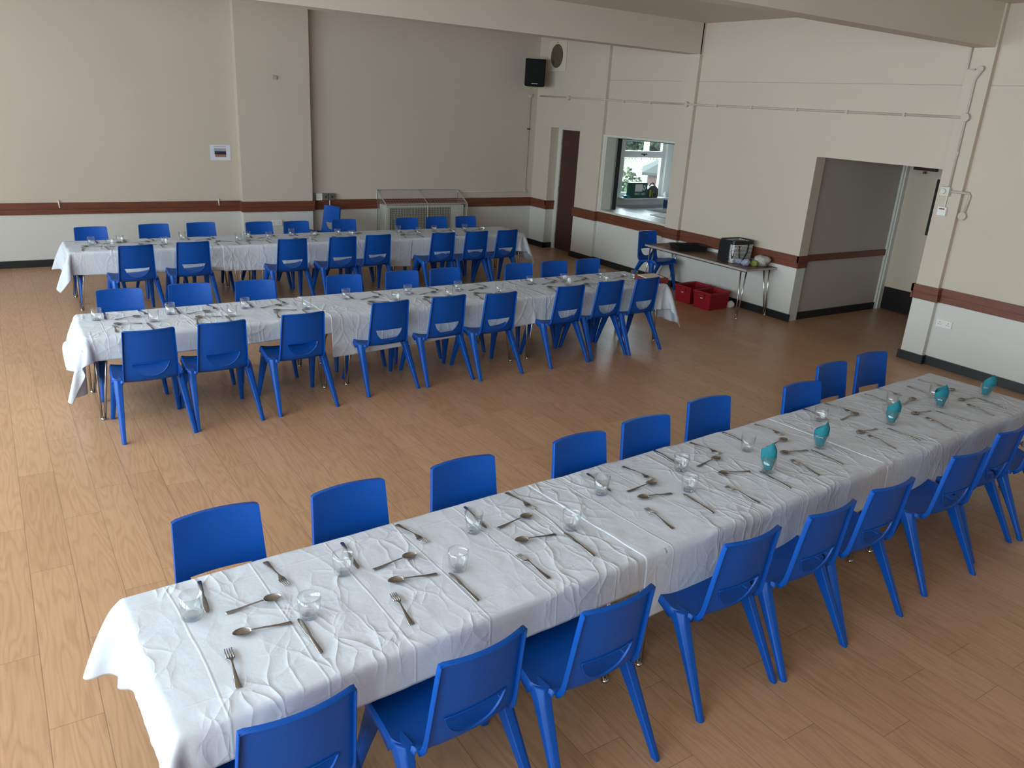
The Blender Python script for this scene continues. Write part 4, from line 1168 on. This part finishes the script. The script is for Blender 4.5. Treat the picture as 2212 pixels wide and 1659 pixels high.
G2n = [(.947, 6.437), (1.529, 6.388), (2.157, 6.415), (3.003, 6.442), (3.55, 6.43), (4.09, 6.395), (4.976, 6.451), (5.46, 6.43), (5.937, 6.503)]
set_row(template(A2, G2f, 6.51, 'far', ['straight', 'straight', 'straight', 'taper', 'taper', 'taper', 'short', 'fluted', 'taper']), 'middle', 'far')
set_row(template(B2, G2n, 6.51, 'near', ['straight', 'straight', 'straight', 'short', 'straight', 'taper', 'fluted', 'short', 'straight']), 'middle', 'near')
G1f = [(.889, 9.90), (1.192, 9.972), (1.875, 10.02), (2.62, 9.96), (3.196, 10.02), (3.78, 9.93), (4.66, 9.95), (5.204, 9.93), (5.70, 9.93)]
G1n = [(1.064, 9.744), (1.625, 9.756), (2.473, 9.80), (2.839, 9.80), (3.414, 9.80), (3.921, 9.80), (4.895, 9.793), (5.42, 9.76), (5.888, 9.74)]
set_row(template(A1, G1f, 9.86, 'far', ['straight', 'short', 'taper', 'short']), 'furthest', 'far')
set_row(template(A1, G1n, 9.86, 'near', ['fluted', 'short', 'straight', 'taper']), 'furthest', 'near')

# ------------------------------------------------------------------ things on and under the bare table
t = thing('cutlery_tray', 'black plastic divided cutlery tray on the bare table by the wall', 'tray', (8.07, 7.80, TH), R(-18))
mb = MB(); prb = [(-.20, -.13), (.20, -.13), (.20, .13), (-.20, .13)]
mb.loft([[(a, b, .0) for a, b in prb], [(a*1.12, b*1.12, .075) for a, b in prb], [(a*1.18, b*1.2, .076) for a, b in prb], [(a*1.18, b*1.2, .072) for a, b in prb]], cap=False)
mb.loft([[(a*.97, b*.97, .004) for a, b in prb], [(a*1.09, b*1.09, .076) for a, b in prb]], cap=False)
mb.box(-.2, .2, -.13, .13, 0, .004)
obj('tray_body', mb, 'black_plastic', t)
for k in range(4):
    mb = MB(); xx = -.14+k*.085; mb.box(xx, xx+.004, -.135, .135, .004, .07); obj('divider', mb, 'black_plastic', t)
t = thing('cool_bag', 'black and white checked cool bag with black panel on bare table', 'bag', (8.10, 6.98, TH), R(-4))
mb = MB()
def rr(hx, hy, z_, n=6, r_=.035):
    out = []
    for cx_, cy_, a0 in ((hx-r_, hy-r_, 0), (-hx+r_, hy-r_, PI/2), (-hx+r_, -hy+r_, PI), (hx-r_, -hy+r_, 1.5*PI)):
        for q in range(n+1): out.append((cx_+math.cos(a0+q*PI/2/n)*r_, cy_+math.sin(a0+q*PI/2/n)*r_, z_))
    return out
mb.loft([rr(.165, .12, 0), rr(.175, .125, .08), rr(.178, .13, .2), rr(.175, .132, .27), rr(.168, .126, .268), rr(.165, .12, .10), rr(.16, .115, .012)], cap=False)
mb.add(rr(.165, .12, .004), [tuple(range(28))])
obj('bag_body', mb, 'check_fabric', t, smooth=True)
mb = MB(); mb.loft([rr(.181, .134, .235), rr(.179, .136, .285), rr(.17, .128, .285), rr(.17, .128, .235)], cap=False); obj('top_band', mb, 'black_plastic', t)
mb = MB(); mb.add(rr(.172, .128, .255), [tuple(range(28))]); mb.tube([(-.15, 0, .262), (.15, 0, .262)], .006, 6); obj('lid', mb, 'black_plastic', t)
mb = MB(); mb.box(-.186, -.176, -.07, .13, .005, .26); obj('black_panel', mb, 'black_plastic', t, bevel=.004)
mb = MB()
mb.tube([(-.09, -.138, .22), (-.085, -.15, .12), (-.07, -.155, .05), (-.04, -.155, .02), (.0, -.155, .06), (.05, -.15, .14), (.07, -.138, .24)], .009, 6)
obj('carry_strap', mb, 'black_plastic', t, smooth=True)
def lump(name, c, r_, m, lab, cat, seed, grp=None):
    bm = bmesh.new(); bmesh.ops.create_icosphere(bm, subdivisions=4, radius=1)
    rs = np.random.default_rng(seed); fr_ = rs.normal(size=(6, 3))*2.2; ph = rs.uniform(0, 6, 6)
    for v in bm.verts:
        q = sum(math.sin(np.dot(fr_[k], v.co)*1.3+ph[k]) for k in range(6))/6
        v.co *= 1+.22*q
        v.co = Vector((v.co.x*r_[0], v.co.y*r_[1], max(v.co.z*r_[2], -r_[2]*.8)))
    me = bpy.data.meshes.new(name); bm.to_mesh(me); bm.free(); me.materials.append(MATS[m])
    me.polygons.foreach_set('use_smooth', [True]*len(me.polygons))
    o = bpy.data.objects.new(name, me); COL.objects.link(o); o.location = (c[0], c[1], c[2]+r_[2]*.8)
    return tag(o, lab, cat, grp)
mat('blue_grey_cloth', (.26, .30, .40), .85, noise=(40, .4)); mat('lime_cloth', (.19, .23, .05), .8, noise=(30, .3))
lump('rolled_cloth', (8.02, 6.83, TH), (.04, .055, .036), 'blue_grey_cloth', 'small pale blue rolled cloth next to the checked bag', 'cloth', 1)
lump('rolled_cloth', (7.99, 6.70, TH), (.055, .06, .045), 'blue_grey_cloth', 'pale blue patterned cloth roll at front of the pile', 'cloth', 2)
lump('rolled_cloth', (8.09, 6.64, TH), (.05, .055, .04), 'lime_cloth', 'lime green cloth lump between blue roll and grey bundle', 'cloth', 3)
lump('rolled_cloth', (8.22, 6.64, TH), (.11, .10, .075), 'grey_cloth', 'large grey cloth bundle at the wall end of pile', 'cloth', 4)
def bin_(x0, y0, lab, rz):
    t = thing('storage_tray', lab, 'box', (x0, y0, 0), rz, 'red plastic trays under the bare table')
    mb = MB(); h_ = .235
    a = [(-.20, -.145), (.20, -.145), (.20, .145), (-.20, .145)]
    def sc(k, z_): return [(p_[0]*k, p_[1]*k, z_) for p_ in a]
    mb.loft([sc(.90, 0), sc(1.0, h_-.03), sc(1.045, h_-.03), sc(1.045, h_), sc(1.0, h_), sc(.96, h_-.02), sc(.87, .008)], cap=False)
    mb.add(sc(.90, .0), [(0, 1, 2, 3)]); mb.add(sc(.87, .008), [(0, 1, 2, 3)])
    tb_ = obj('tray_body', mb, 'red_plastic', t, bevel=.004)
    mb = MB(); mb.box(-.216, -.204, -.05, .05, h_-.07, h_-.03); obj('handle_grip', mb, 'red_plastic', tb_, bevel=.004)
    mb = MB(); mb.box(-.2035, -.199, -.02, .02, h_-.095, h_-.083); obj('name_plate', mb, 'label_white', tb_)
    return t
bin_(7.935, 7.48, 'red plastic storage tray on floor, nearer to the spare chair', R(2))
bin_(7.925, 7.125, 'red plastic storage tray on floor, nearer to the table leg end', R(4))
lump('floor_bag', (8.20, 7.02, 0), (.05, .05, .05), 'white_plastic', 'small white bundle on floor beside red tray at skirting', 'bag', 9)
# shallow red box at the end of the middle row
t = thing('open_box', 'shallow dark red box of papers at right end of middle table row', 'box', (6.03, 6.32, ZT), R(-12))
mb = MB(); mb.box(-.15, .15, -.11, .11, 0, .006); mb.box(-.15, .15, -.11, -.104, .006, .055); mb.box(-.15, .15, .104, .11, .006, .055); mb.box(-.15, -.144, -.104, .104, .006, .055); mb.box(.144, .15, -.104, .104, .006, .055)
obj('box_body', mb, 'dark_red', t)
mb = MB(); mb.obox((-.01, 0, .058), (.24, .17, .012), R(10), R(3)); obj('paper_bundle', mb, 'parcel_paper', t, bevel=.004)
